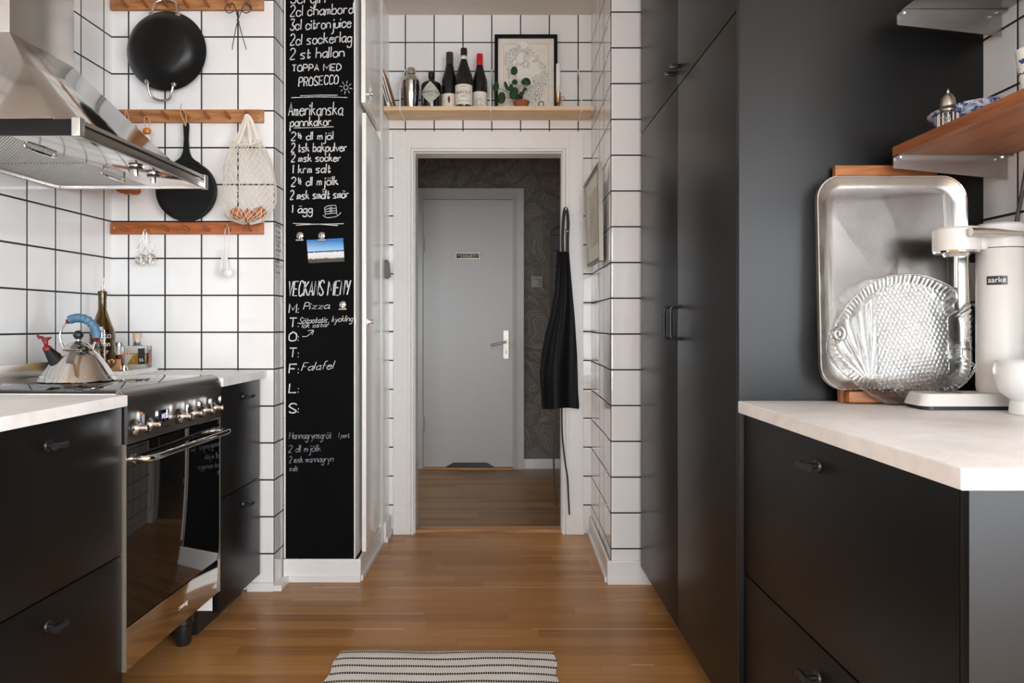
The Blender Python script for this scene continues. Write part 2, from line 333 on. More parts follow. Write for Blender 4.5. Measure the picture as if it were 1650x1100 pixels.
def lathe(bm, prof, n=32, mat=None, mi=0, arc=2*PI):
    """profile of (r, z) turned about z, then moved by the matrix"""
    mat = mat or Matrix(); rings = []
    for r, z in prof:
        if r < 1e-6: rings.append([bm.verts.new(mat @ Vector((0, 0, z)))])
        else: rings.append([bm.verts.new(mat @ Vector((r*math.cos(2*PI*k/n), r*math.sin(2*PI*k/n), z))) for k in range(n)])
    fs = []
    for A, B in zip(rings, rings[1:]):
        if len(A) == 1 and len(B) == 1: continue
        for k in range(n):
            q = (k+1) % n
            if len(A) == 1: fs.append(bm.faces.new((A[0], B[q], B[k])))
            elif len(B) == 1: fs.append(bm.faces.new((A[k], A[q], B[0])))
            else: fs.append(bm.faces.new((A[k], A[q], B[q], B[k])))
    for f in fs: f.material_index = mi
    bmesh.ops.recalc_face_normals(bm, faces=fs)
    return bm
def RX(a): return Matrix.Rotation(a, 4, 'X')
def RY(a): return Matrix.Rotation(a, 4, 'Y')
def RZ(a): return Matrix.Rotation(a, 4, 'Z')
def T(x, y, z): return Matrix.Translation((x, y, z))
def catmull(p, k=5, closed=False):
    p = [Vector(q) for q in p]; n = len(p); out = []
    if n < 3: return p
    for i in range(n if closed else n-1):
        if closed: a, b, c, d = p[i-1], p[i], p[(i+1) % n], p[(i+2) % n]
        else: a, b, c, d = p[max(i-1, 0)], p[i], p[i+1], p[min(i+2, n-1)]
        for j in range(k):
            t = j/k
            out.append(0.5*((2*b)+(c-a)*t+(2*a-5*b+4*c-d)*t*t+(3*b-3*c+d-a)*t**3))
    if not closed: out.append(p[-1])
    return out
def obj(name, bm, mat, parent=None, smooth=True, ang=38):
    me = bpy.data.meshes.new(name)
    bm.normal_update(); bm.to_mesh(me); bm.free()
    for m in (mat if isinstance(mat, (list, tuple)) else [mat]): me.materials.append(M[m] if isinstance(m, str) else m)
    if smooth:
        me.shade_smooth(); me.set_sharp_from_angle(angle=math.radians(ang))
    o = bpy.data.objects.new(name, me); C.objects.link(o)
    if parent is not None: o.parent = parent
    return o
def thing(name, label, cat, loc=(0, 0, 0), rz=0, group=None):
    o = bpy.data.objects.new(name, None); C.objects.link(o); o.location = loc; o.rotation_euler = (0, 0, rz)
    o.empty_display_size = 0.05
    return tag(o, label, cat, group)
def tag(o, label, cat, group=None):
    o['label'] = label; o['category'] = cat
    if group: o['group'] = group
    return o
def struct(name, bm, mat, parent=None, smooth=False):
    o = obj(name, bm, mat, parent, smooth)
    if parent is None: o['kind'] = 'structure'
    return o
def rounded(x0, x1, y0, y1, r, k=8):
    out = []
    for cx, cy, a0 in ((x1-r, y1-r, 0), (x0+r, y1-r, PI/2), (x0+r, y0+r, PI), (x1-r, y0+r, 1.5*PI)):
        out += [(cx+r*math.cos(a0+PI/2*i/k), cy+r*math.sin(a0+PI/2*i/k)) for i in range(k+1)]
    return out
def text_bm(bm, s, size, fn, depth=0.0004, align='CENTER', mi=0, bold=0.0):
    """printed lettering; fn(x, y, z) places a point of the text"""
    cu = bpy.data.curves.new('lettering', 'FONT'); cu.body = s; cu.size = size; cu.align_x = align; cu.extrude = depth; cu.offset = bold
    cu.resolution_u = 3
    o = bpy.data.objects.new('lettering', cu); C.objects.link(o)
    dg = bpy.context.evaluated_depsgraph_get(); me = o.evaluated_get(dg).to_mesh()
    vs = [bm.verts.new(fn(v.co.x, v.co.y, v.co.z)) for v in me.vertices]
    for p in me.polygons:
        try:
            f = bm.faces.new([vs[i] for i in p.vertices]); f.material_index = mi
        except ValueError: pass
    o.evaluated_get(dg).to_mesh_clear(); bpy.data.objects.remove(o); bpy.data.curves.remove(cu)
    return bm

# handwriting: strokes on a 5 x 10 grid, base line 3, small letters to 6, capitals to 9
G = {'a': "46260504132344 464353", 'b': "0903 0526364544331303", 'c': "4536160504133344", 'd': "45260504132344 4943", 'e': "054536160504133344",
 'f': "39291813 0636", 'g': "45260504132344 4641301001", 'h': "0903 0516364543", 'i': "0603 0807", 'j': "26211000 2827", 'k': "0903 3605 1543", 'l': "0903",
 'm': "0603 05162523 25364543", 'n': "0603 0516364543", 'o': "26160504133344453626", 'p': "0600 0526364544331304", 'r': "0603 05162636", 's': "46160515343303",
 't': "1814132334 0636", 'u': "0604132344 4643", 'v': "062346", 'y': "0623 4610", 'z': "06460343", 'x': "0643 4603", 'q': "45260504132344 4640",
 'A': "032943 1535", 'B': "0903 0939483606 3645443303", 'C': "4839190705133344", 'D': "0903 092947452303", 'E': "49090343 0636", 'F': "490903 0636", 'G': "4839190704133345 2545",
 'H': "0903 4943 0646", 'I': "0903", 'K': "0903 4906 1643", 'L': "090343", 'M': "0309356963", 'N': "03094349", 'O': "29180704133344473829", 'P': "0903 0939473606",
 'R': "0903 0939473606 2643", 'S': "48391908073544331304", 'T': "0949 2923", 'U': "090413334449", 'V': "092349", 'Y': "0926 4923", 'Z': "09490343",
 '1': "182923", '2': "081939470343", '3': "0949264544331304", '5': "490906264433 1304", ':': "0706 0403", ',': "2312", '.': "1312"}
ADV = {'i': 1.6, 'j': 3.4, 'l': 1.8, 'm': 5.7, ':': 2.2, ' ': 3.4, ',': 3.0, '1': 4.0, 'I': 2, 'M': 7.4, 'f': 4.2, 't': 4.4, 'r': 4.6}
POLY = set("AEFHIKLMNTVYZvzxk1")
def strokes(s):
    out, x = [], 0.0
    for ch in s:
        base, ext = ch, []
        if ch in 'äöå':
            base = 'o' if ch == 'ö' else 'a'
            ext = [[(1.2, 7.9), (1.3, 7.4)], [(3.1, 7.9), (3.2, 7.4)]] if ch != 'å' else [[(2, 8.6), (1.4, 8), (2, 7.4), (2.6, 8), (2, 8.6)]]
        if ch == '½':
            out += [[(x+.6, 8.4), (x+1.2, 9), (x+1.2, 6.2)], [(x+1.2, 4.6), (x+3.2, 8)], [(x+2.6, 6), (x+3.4, 6.4), (x+3.9, 5.8), (x+2.6, 4), (x+4.2, 4)]]; x += 5.6; continue
        if base in G:
            for st in G[base].split():
                pts = [(int(st[i]), int(st[i+1])) for i in range(0, len(st), 2)]
                if base not in POLY: pts = [(v.x, v.y) for v in catmull([(p[0], p[1], 0) for p in pts], 4)]
                out.append([(x+p[0], p[1]) for p in pts])
            out += [[(x+p[0], p[1]) for p in e] for e in ext]
        x += ADV.get(base, 5.4)
    return out, x-1.2
def ribbon(bm, pts, wd, fn):
    """flat stroke of chalk or ink; pts in the plane, fn(x, y) -> point"""
    n = len(pts)
    if n < 2: return
    L = []
    for i, p in enumerate(pts):
        a, b = pts[max(i-1, 0)], pts[min(i+1, n-1)]
        tx, ty = b[0]-a[0], b[1]-a[1]; q = math.hypot(tx, ty) or 1
        h = wd/2*(1+0.18*math.sin(i*2.3+p[0]*300))
        L.append((bm.verts.new(fn(p[0]-ty/q*h, p[1]+tx/q*h)), bm.verts.new(fn(p[0]+ty/q*h, p[1]-tx/q*h))))
    for (a, b), (c, d) in zip(L, L[1:]): bm.faces.new((a, b, d, c))
def write(bm, s, x0, x1, ybase, cap, wd, fn, slope=0.0, slant=0.0, jit=0.25):
    st, wid = strokes(s); kx = (x1-x0)/wid; ky = cap/6.0
    for q in st:
        jx, jy = random.uniform(-jit, jit)*0.5, random.uniform(-jit, jit)
        pts = []
        for px, py in q:
            yy = (py-3+jy*0.5)*ky; xx = x0+(px+jx)*kx+slant*yy
            pts.append((xx, ybase+yy+slope*(xx-x0)))
        ribbon(bm, pts, wd, fn)

# ---------------------------------------------------------------- the setting
def wall_box(name, p0, p1, z0, z1, back, mat='tile', u0=0.0, pitch=0.15, zl=1.0567, zp=0.151, parent=None):
    """wall whose face runs p0 -> p1; back is the thickness vector; tile grid starts at u0 along the face"""
    p0, p1, back = Vector(p0), Vector(p1), Vector(back); ud = (p1-p0).normalized()
    bm = BM(); uvl = bm.loops.layers.uv.new('UVMap')
    plan = [p0, p1, p1+back, p0+back]
    lo = [bm.verts.new((p.x, p.y, z0)) for p in plan]; hi = [bm.verts.new((p.x, p.y, z1)) for p in plan]
    for i in range(4): bm.faces.new((lo[i], lo[(i+1) % 4], hi[(i+1) % 4], hi[i]))
    bm.faces.new(lo[::-1]); bm.faces.new(hi)
    bmesh.ops.recalc_face_normals(bm, faces=bm.faces); bm.normal_update()
    for f in bm.faces:
        for l in f.loops:
            c = l.vert.co; u = (c.xy-p0).dot(ud)
            side = abs(f.normal.x*ud.x+f.normal.y*ud.y) > 0.7
            l[uvl].uv = (0.5 if side else (u-u0)/pitch, (c.z-zl)/zp)
    return struct(name, bm, mat, parent)
CEIL = 2.70
bm = BM(); box(bm, -1.95, 2.9, -2.8, 3.925, -0.06, 0.0); struct('floor', bm, 'oak')
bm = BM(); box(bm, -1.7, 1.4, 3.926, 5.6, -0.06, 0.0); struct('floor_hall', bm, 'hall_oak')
bm = BM(); box(bm, -1.95, 2.9, -2.8, 5.6, CEIL, CEIL+0.1); struct('ceiling', bm, 'ceil')
TH = math.radians(1.455); SN, CS = math.sin(TH), math.cos(TH)
def LF(u, v, z=0.0): return Vector((-1.638+u*CS+(v-3)*SN, 3.0-u*SN+(v-3)*CS, z))
a0, a1 = LF(0, -2.7), LF(0, 3.0)
wall_box('wall_left', (a1.x, a1.y), (a0.x, a0.y), 0, CEIL, (-0.12, 0), u0=3.0-2.9446)
wall_box('wall_end_left', (-0.9725, 3.0), (-1.78, 3.0), 0, CEIL, (0, 0.118), pitch=0.1492)
wall_box('wall_end_right', (0.415, 3.085), (1.34, 3.085), 0, CEIL, (0, 0.12), pitch=0.16, zl=1.0482, zp=0.1505)
wall_box('wall_alcove_right', (0.412, 3.82), (0.418, 3.206), 0, CEIL, (0.1, 0), pitch=0.15, u0=0.04, zl=1.0482, zp=0.1505)
ee = dict(u0=-0.144, pitch=0.1501, zl=1.0512, zp=0.1506)
bm = BM(); uvl = bm.loops.layers.uv.new('UVMap')
for x0, x1, z0, z1 in ((-1.6, -0.515, 0, CEIL), (0.272, 1.34, 0, CEIL), (-0.515, 0.272, 1.995, CEIL)): box(bm, x0, x1, 3.82, 3.925, z0, z1)
for f in bm.faces:
    for l in f.loops: l[uvl].uv = ((l.vert.co.x+0.5557)/0.1501, (l.vert.co.z-1.0512)/0.1506)
struct('wall_alcove_end', bm, 'tile')
wall_box('wall_alcove_left', (-0.640, 3.819), (-0.640, 3.625), 0, CEIL, (-0.3, 0), mat='cream')
wall_box('wall_right', (1.18, 3.08), (1.18, 0.94), 0, CEIL, (0.12, 0), pitch=0.15, u0=0.02, zl=1.05, zp=0.15)
bm = BM(); box(bm, 1.301, 2.75, 0.94, 1.06, 0, CEIL); struct('wall_dining', bm, 'wall')
# dining corner behind the camera, with its windows
def holed(name, x0, x1, y0, y1, holes, along='x'):
    """wall with window openings (a0, a1, z0, z1)"""
    bm = BM(); cuts = sorted(holes); cur = x0 if along == 'x' else y0; end = x1 if along == 'x' else y1
    def b(a, c, z0, z1):
        if c-a < 1e-4 or z1-z0 < 1e-4: return
        if along == 'x': box(bm, a, c, y0, y1, z0, z1)
        else: box(bm, x0, x1, a, c, z0, z1)
    for a, c, z0, z1 in cuts:
        b(cur, a, 0, CEIL); b(a, c, 0, z0); b(a, c, z1, CEIL); cur = c
    b(cur, end, 0, CEIL); struct(name, bm, 'wall')
wins = [(-0.55, 0.95, 0.22, 2.22), (1.30, 2.46, 0.22, 2.22)]
holed('wall_window', -1.95, 2.9, -2.62, -2.5, wins)
holed('wall_side', 2.5, 2.62, -2.5, 0.94, [(-2.25, -0.2, 0.9, 2.3)], 'y')
def win(name, a, c, z0, z1, fix, along):
    bm = BM()
    def b(p, q, r, s):
        if along == 'x': box(bm, p, q, fix-0.03, fix+0.03, r, s, 0.004)
        else: box(bm, fix-0.03, fix+0.03, p, q, r, s, 0.004)
    b(a, a+0.06, z0, z1); b(c-0.06, c, z0, z1); b(a+0.06, c-0.06, z0, z0+0.06); b(a+0.06, c-0.06, z1-0.06, z1)
    m = (a+c)/2; b(m-0.04, m+0.04, z0+0.06, z1-0.06); b(a+0.06, c-0.06, 1.82, 1.86)
    struct(name, bm, 'white')
win('window_1', *wins[0], -2.56, 'x'); win('window_2', *wins[1], -2.56, 'x'); win('window_3', -2.25, -0.2, 0.9, 2.3, 2.56, 'y')
# hall
bm = BM(); box(bm, -1.7, 1.4, 5.53, 5.62, 0, CEIL); struct('wall_hall', bm, 'wallpaper')
bm = BM(); box(bm, -1.7, -1.6, 3.82, 5.53, 0, CEIL); struct('wall_hall_left', bm, 'wallpaper')
bm = BM(); box(bm, 1.34, 1.44, 3.21, 5.53, 0, CEIL); struct('wall_hall_right', bm, 'wallpaper')
bm = BM(); box(bm, -1.78, -1.6, 3.118, 3.82, 0, CEIL); struct('wall_closet_back', bm, 'wall')

def skirting(name, pts, h, t, shoe=True):
    """baseboard along an axis-aligned run p -> q (plan), lying t in front of the wall (n = outward normal)"""
    bm = BM()
    for (x0, y0), (x1, y1), (nx, ny) in pts:
        xa, xb = sorted((x0, x1)); ya, yb = sorted((y0, y1))
        if nx: xs = sorted((x0, x0+nx*t)); box(bm, xs[0], xs[1], ya, yb, 0.0, h, 0.004); xs2 = sorted((x0+nx*t, x0+nx*(t+0.009)))
        else: ys = sorted((y0, y0+ny*t)); box(bm, xa, xb, ys[0], ys[1], 0.0, h, 0.004); ys2 = sorted((y0+ny*t, y0+ny*(t+0.009)))
        if shoe:
            if nx: box(bm, xs2[0], xs2[1], ya, yb, 0, 0.024, 0.003)
            else: box(bm, xa, xb, ys2[0], ys2[1], 0, 0.024, 0.003)
    struct(name, bm, 'white')
skirting('baseboard_chalkboard', [((-0.968, 3.112), (-0.640, 3.112), (0, -1))], 0.096, 0.012)
skirting('baseboard_closet', [((-0.6545, 3.113), (-0.6545, 3.60), (1, 0))], 0.096, 0.012)
skirting('baseboard_alcove_left', [((-0.640, 3.655), (-0.640, 3.818), (1, 0))], 0.10, 0.012)
skirting('baseboard_pillar_left', [((-1.00, 3.0), (-0.9725, 3.0), (0, -1))], 0.024, 0.004, False)
skirting('baseboard_end_right', [((0.400, 3.085), (0.72, 3.085), (0, -1))], 0.097, 0.012)
skirting('baseboard_alcove_right', [((0.412, 3.09), (0.412, 3.80), (-1, 0))], 0.097, 0.012)
skirting('baseboard_hall', [((0.078, 5.53), (0.60, 5.53), (0, -1))], 0.075, 0.014, False)
bm = BM(); box(bm, -0.9725, -0.94, 2.99, 3.1, 0, 0.024, 0.002); box(bm, -1.08, -0.9725, 2.985, 2.998, 0, 0.035, 0.002); struct('trim_pillar_foot', bm, 'white')

# door casing of the passage to the hall (a stepped moulding, jambs and plinth blocks)
bm = BM()
X0, X1, ZT = -0.512, 0.266, 1.987
def casing_ring(w0, w1, y0, y1):
    box(bm, X0-w1, X0-w0, y0, y1, 0, ZT+w1, 0.002); box(bm, X1+w0, X1+w1, y0, y1, 0, ZT+w1, 0.002); box(bm, X0-w0, X1+w0, y0, y1, ZT+w0, ZT+w1, 0.002)
casing_ring(0.030, 0.104, 3.804, 3.8195); casing_ring(0.014, 0.030, 3.796, 3.8195); casing_ring(0.008, 0.014, 3.803, 3.8195); casing_ring(-0.003, 0.008, 3.790, 3.8195)
for x0, x1 in ((X0-0.004, X0+0.008), (X1-0.008, X1+0.006)): box(bm, x0, x1, 3.8195, 3.93, 0, ZT+0.006)
box(bm, X0+0.008, X1-0.008, 3.8195, 3.93, ZT-0.008, ZT+0.006)
for x0, x1 in ((X0-0.104, X0-0.026), (X1+0.026, X1+0.106)): box(bm, x0, x1, 3.794, 3.8195, 0, 0.118, 0.003)
struct('trim_1', bm, 'white')
bm = BM(); prism(bm, [(3.83, 0.0005), (3.925, 0.0005), (3.915, 0.012), (3.845, 0.012)], X0+0.009, X1-0.009, 'yzx'); struct('trim_2', bm, 'thresh')
bm = BM()
for zc in (0.30, 1.62): tube(bm, [(X1+0.010, 3.788, zc-0.04), (X1+0.010, 3.788, zc+0.04)], 0.006, 10)
struct('trim_3', bm, 'white')

# the hall door
YD = 5.53
bm = BM()
xs0, xs1, zt = -0.662, 0.008, 2.03
def hall_ring(w0, w1, y0, y1):
    box(bm, xs0-w1, xs0-w0, y0, y1, 0.0, zt+w1, 0.002); box(bm, xs1+w0, xs1+w1, y0, y1, 0.0, zt+w1, 0.002); box(bm, xs0-w0, xs1+w0, y0, y1, zt+w0, zt+w1, 0.002)
hall_ring(0.018, 0.082, 5.508, 5.5295); hall_ring(0.008, 0.018, 5.498, 5.5295); hall_ring(-0.002, 0.008, 5.506, 5.5295)
struct('trim_4', bm, 'greydoor')
bm = BM(); box(bm, xs0, xs1, 5.500, 5.529, 0.018, zt-0.006, 0.002)
door = struct('door_1', bm, 'greydoor')
bm = BM(); prism(bm, [(-0.50, 0.019), (-0.13, 0.019), (-0.19, 0.052), (-0.44, 0.052)], 5.494, 5.4995, 'xzy'); obj('kick_vent', bm, 'bmetal', door)
bm = BM(); box(bm, xs0, xs1, 5.470, 5.53, 0.0005, 0.016, 0.003); struct('trim_5', bm, 'thresh')
bm = BM(); prism(bm, rounded(-0.064, -0.026, 0.83, 1.042, 0.006, 3), 5.494, 5.4995, 'xzy'); hp = obj('lock_plate', bm, 'pewter', door)
bm = BM(); tube(bm, [(-0.045, 5.494, 0.957), (-0.045, 5.452, 0.957)], 0.010, 12); tube(bm, [(-0.040, 5.452, 0.958), (-0.10, 5.449, 0.944), (-0.158, 5.452, 0.930)], [0.009, 0.008, 0.0085], 10); obj('door_handle', bm, 'pewter', door)
bm = BM(); box(bm, -0.0475, -0.0425, 5.492, 5.4945, 0.868, 0.892); obj('keyhole', bm, 'bplastic', hp)
sign = at(754, 412, 5.494)
bm = BM(); prism(bm, rounded(sign.x-0.088, sign.x+0.088, sign.z-0.021, sign.z+0.021, 0.004, 3), 5.492, 5.4995, 'xzy'); sp = obj('door_sign', bm, ['bglass'], door)
bm = BM()
for a, b, c, d in ((-0.09, 0.09, 0.018, 0.023), (-0.09, 0.09, -0.023, -0.018), (-0.09, -0.085, -0.018, 0.018), (0.085, 0.09, -0.018, 0.018)):
    box(bm, sign.x+a, sign.x+b, 5.490, 5.4945, sign.z+c, sign.z+d)
for s in (-1, 1): lathe(bm, [(0, 0.004), (0.003, 0.003), (0.004, 0)], 8, T(sign.x+s*0.095, 5.4985, sign.z) @ RX(PI/2))
obj('sign_frame', bm, 'pewter', sp)
bm = BM(); text_bm(bm, 'TOALETT', 0.030, lambda x, y, z: (sign.x+x*1.25, 5.4905-z, sign.z-0.0105+y)); obj('sign_lettering', bm, 'paper', sp)
bm = BM()
for z0 in (0.30, 1.63): tube(bm, [(xs0-0.006, 5.494, z0), (xs0-0.006, 5.494, z0+0.10)], 0.008, 10)
obj('hinge', bm, 'greydoor', door)

# hall: light switch and arched mirror
sw = at(865, 454, 5.529)
t = thing('light_switch', 'white square light switch on patterned hall wallpaper', 'light switch', (sw.x, 5.5285, sw.z))
bm = BM(); prism(bm, rounded(-0.041, 0.041, -0.041, 0.041, 0.008, 4), -0.010, 0.0, 'xzy'); obj('switch_plate', bm, 'swplate', t)
bm = BM(); box(bm, -0.026, 0.026, -0.015, -0.0102, -0.026, 0.026, 0.002); obj('rocker', bm, 'swplate', t)
t = thing('wall_mirror', 'tall round-cornered mirror in brown wood frame on the hall wall', 'mirror', (0.46, 5.528, 0.55))
pl = rounded(-0.175, 0.175, 0.0, 1.28, 0.07, 8); pi_ = rounded(-0.152, 0.152, 0.023, 1.257, 0.05, 8)
bm = BM()
n = len(pl)
A = [bm.verts.new((p[0], 0, p[1])) for p in pl]; B = [bm.verts.new((p[0], -0.024, p[1])) for p in pl]
D = [bm.verts.new((p[0], -0.024, p[1])) for p in pi_]; E = [bm.verts.new((p[0], -0.004, p[1])) for p in pi_]
for i in range(n):
    j = (i+1) % n
    bm.faces.new((A[i], A[j], B[j], B[i])); bm.faces.new((B[i], B[j], D[j], D[i])); bm.faces.new((D[i], D[j], E[j], E[i]))
obj('mirror_frame', bm, 'darkwood', t)
bm = BM(); prism(bm, pi_, -0.008, -0.002, 'xzy'); obj('mirror_glass', bm, 'mirror', t)

# ---------------------------------------------------------------- built-in closet with the chalkboard on its end
t = thing('built_in_closet', 'tall white built-in closet beside the doorway, doors slightly ajar', 'closet', (-0.82, 3.36, 0))
def w2l(bm, o): bmesh.ops.translate(bm, verts=bm.verts, vec=-o.location); return bm
bm = BM(); box(bm, -0.968, -0.6645, 3.1125, 3.60, 0.097, CEIL-0.002); obj('carcass', w2l(bm, t), 'cream', t)
bm = BM(); box(bm, -0.671, -0.641, 3.598, 3.624, 0.0, CEIL-0.002, 0.003); obj('frame_post', w2l(bm, t), 'cream', t)
def closet_door(z0, z1, ang, zl):
    bm = BM(); mt = T(-0.6635-0.82*0+0.0, 0, 0)
    d = obj('door', box(BM(), 0.0, 0.018, -0.462, 0.0, z0, z1, 0.002), 'cream', t)
    d.location = (-0.662+0.82, 3.592-3.36, 0); d.rotation_euler = (0, 0, ang)
    bm = BM(); box(bm, 0.018, 0.021, -0.445, -0.405, zl-0.013, zl+0.013, 0.001)
    box(bm, 0.021, 0.030, -0.432, -0.424, zl-0.006, zl+0.006, 0.002); tube(bm, [(0.030, -0.428, zl), (0.043, -0.424, zl)], [0.006, 0.011], 10); obj('latch', bm, 'nickel', d)
    return d
closet_door(0.118, 1.992, math.radians(2.6), 1.10)
closet_door(2.036, CEIL-0.02, math.radians(2.2), 2.085)
bm = BM(); box(bm, 0.152, 0.1565, -0.2475, -0.2315, 1.085, 1.115, 0.001); obj('strike_plate', bm, 'nickel', t)

YB = 3.108
t = thing('chalkboard', 'tall black chalkboard panel covered in white Swedish recipes and weekly menu', 'chalkboard', (-0.812, YB, 0.1))
bm = BM(); box(bm, -0.960, -0.6705, YB, YB+0.0035, 0.0975, CEIL-0.003); obj('panel', w2l(bm, t), 'chalkboard', t)
bm = BM(); box(bm, -0.6702, -0.6642, YB-0.001, YB+0.0035, 0.0975, CEIL-0.003, 0.001); obj('edge_strip', w2l(bm, t), 'white', t)
LX, LZ = t.location.x, t.location.z
def cx(px): return (px-PX0)/FPX*YB
def cz(py): return CAMZ+(PY0-py)/FPX*YB
KP = YB/FPX
def onboard(x, y): return (x-LX, -0.0006, y-LZ)
z4 = lambda a: 420+a/2.895
def line(s, zx0, zx1, zy, cap, wd=0.0030, slope=0.0, zoom=4, slant=0.06, mat='chalk', name='chalk_writing', jit=0.3):
    k, oy = (2.895, 0) if zoom == 4 else (2.5, 360)
    bm = BM(); write(bm, s, cx(420+zx0/k), cx(420+zx1/k), cz(oy+zy/k), cap*KP, wd, onboard, slope, slant, jit)
    return obj(name, bm, mat, t, False)
W = 0.0043
line('3cl gin', 140, 300, 14, 16, W)
line('2cl chambord', 138, 432, 76, 17, W, 0.05); line('3cl citronjuice', 138, 422, 141, 17, W, 0.05); line('2cl sockerlag', 138, 425, 211, 17, W, 0.06); line('2 st hallon', 138, 390, 276, 17, W, 0.05)
line('TOPPA MED', 146, 375, 333, 10.5, W, 0.02); line('PROSECCO', 177, 362, 404, 14, W, 0.08)
line('Amerikanska', 130, 382, 540, 21, W, 0.02); line('pannkakor', 138, 328, 590, 15, W, 0.03)
line('2½ dl mjöl', 143, 340, 655, 13, W, 0.03); line('2 tsk bakpulver', 143, 402, 709, 14, W, 0.02); line('2 msk socker', 143, 375, 754, 12.5, W, 0.01)
line('1 krm salt', 143, 327, 809, 14, W, 0.03); line('2½ dl mjölk', 143, 362, 868, 14, W, 0.03); line('2 msk smält smör', 138, 411, 930, 14, W, 0.03); line('1 ägg', 140, 242, 992, 13, W, 0.02)
line('VECKANS MENY', 110, 356, 292, 23, 0.0052, 0.02, 5, 0.12)
for s, y in (('M', 360), ('T', 417), ('O', 472), ('T', 538), ('F', 603), ('L', 681), ('S', 762)):
    line(s, 114, 144, y, 14.5, 0.0052, 0.02, 5, 0.1, jit=0); line(':', 151, 156, y, 11, 0.0034, 0, 5, jit=0)
line('Pizza', 172, 275, 346, 11, 0.0028, 0.04, 5, 0.3); line('Sötpotatis, kyckling', 156, 370, 403, 9.5, 0.0024, 0.05, 5, 0.3); line('lök ostar', 166, 275, 420, 7, 0.0020, 0.05, 5, 0.3)
line('Falafel', 165, 292, 592, 12.5, 0.0028, 0.06, 5, 0.35)
line('Mannagrynsgröt', 115, 284, 866, 11, 0.0026, 0.01, 5, 0.1, 'faint'); line('1 port', 310, 356, 862, 8, 0.0022, 0.01, 5, 0.2, 'faint')
line('2 dl mjölk', 112, 243, 921, 11, 0.0024, 0.03, 5, 0.1, 'faint'); line('2 msk mannagryn', 114, 292, 963, 10, 0.0024, 0.03, 5, 0.1, 'faint'); line('salt', 116, 150, 996, 8, 0.0022, 0, 5, 0.1, 'faint')
def rule(pts, k, oy, wd=0.0028):
    q = catmull([(cx(420+a/k), cz(oy+b/k), 0) for a, b in pts], 6); ribbon(bm, [(v.x, v.y) for v in q], wd, onboard)
bm = BM()
for p in ([(185, 447), (270, 444), (360, 444)], [(143, 456), (270, 452), (405, 455)], [(155, 597), (240, 595), (340, 591)], [(150, 1041), (270, 1045), (388, 1043)], [(165, 1050), (260, 1046), (360, 1052)]):
    bm = BM(); rule(p, 2.895, 0); obj('chalk_rule', bm, 'chalk', t, False)
bm = BM()
rule([(398+10*math.cos(a), 408+10*math.sin(a)) for a in [i*PI/4 for i in range(9)]], 2.895, 0, 0.0022)
for i in range(8):
    a = i*PI/4+0.2; rule([(398+17*math.cos(a), 408+17*math.sin(a)), (398+30*math.cos(a), 408+32*math.sin(a))], 2.895, 0, 0.0022)
obj('chalk_sun', bm, 'chalk', t, False)
bm = BM()
for p in ([(290, 1003), (310, 1015), (355, 1008), (375, 990)], [(298, 968), (302, 1004)], [(352, 962), (356, 1002)], [(296, 970), (318, 959), (352, 958)], [(300, 978), (325, 972), (354, 972)], [(300, 988), (328, 984), (354, 983)], [(302, 998), (328, 995), (355, 993)], [(324, 965), (327, 998)], [(332, 964), (334, 990)]): rule(p, 2.895, 0, 0.0024)
obj('chalk_cake', bm, 'chalk', t, False)
bm = BM(); rule([(168, 455), (188, 453), (213, 430)], 2.5, 360, 0.0026); rule([(190, 432), (213, 430), (207, 448)], 2.5, 360, 0.0026); obj('chalk_arrow', bm, 'chalk', t, False)

def clip(px, py, label):
    p = at(px, py, YB-0.0012)
    t = thing('magnet_clip', label, 'magnet clip', p, 0, 'steel clip magnets on the chalkboard')
    bm = BM(); lathe(bm, [(0, 0.009), (0.010, 0.008), (0.016, 0.003), (0.0165, 0.0)], 20, RX(PI/2)); obj('magnet', bm, 'chrome', t)
    bm = BM(); tube(bm, [(0.002, -0.010, 0.002), (0, -0.012, -0.014)], 0.005, 10); tube(bm, [(-0.016, -0.009, -0.019), (0.016, -0.009, -0.019)], 0.004, 10); obj('jaw', bm, 'nickel', t)
clip(484, 380, 'steel clip magnet holding nothing, upper left on the chalkboard'); clip(519, 380, 'steel clip magnet gripping the beach photo on chalkboard'); clip(553, 491, 'lowest steel clip magnet, beside the word Pizza on chalkboard')
bm = BM(); uvl = bm.loops.layers.uv.new('UVMap')
q = [at(497, 424, YB-0.003), at(555, 421, YB-0.003), at(553, 383.5, YB-0.003), at(494, 386.5, YB-0.003)]
vs = [bm.verts.new(p) for p in q]; vb = [bm.verts.new(p+Vector((0, 0.0008, 0))) for p in q]
fs = [bm.faces.new(vs), bm.faces.new(vb[::-1])]+[bm.faces.new((vs[i], vb[i], vb[(i+1) % 4], vs[(i+1) % 4])) for i in range(4)]
for l, u in zip(fs[0].loops, ((0, 0), (1, 0), (1, 1), (0, 1))): l[uvl].uv = u
tag(obj('photo_print', bm, 'photo', None, False), 'colour photo of a beach and blue sky pinned to chalkboard', 'photo')
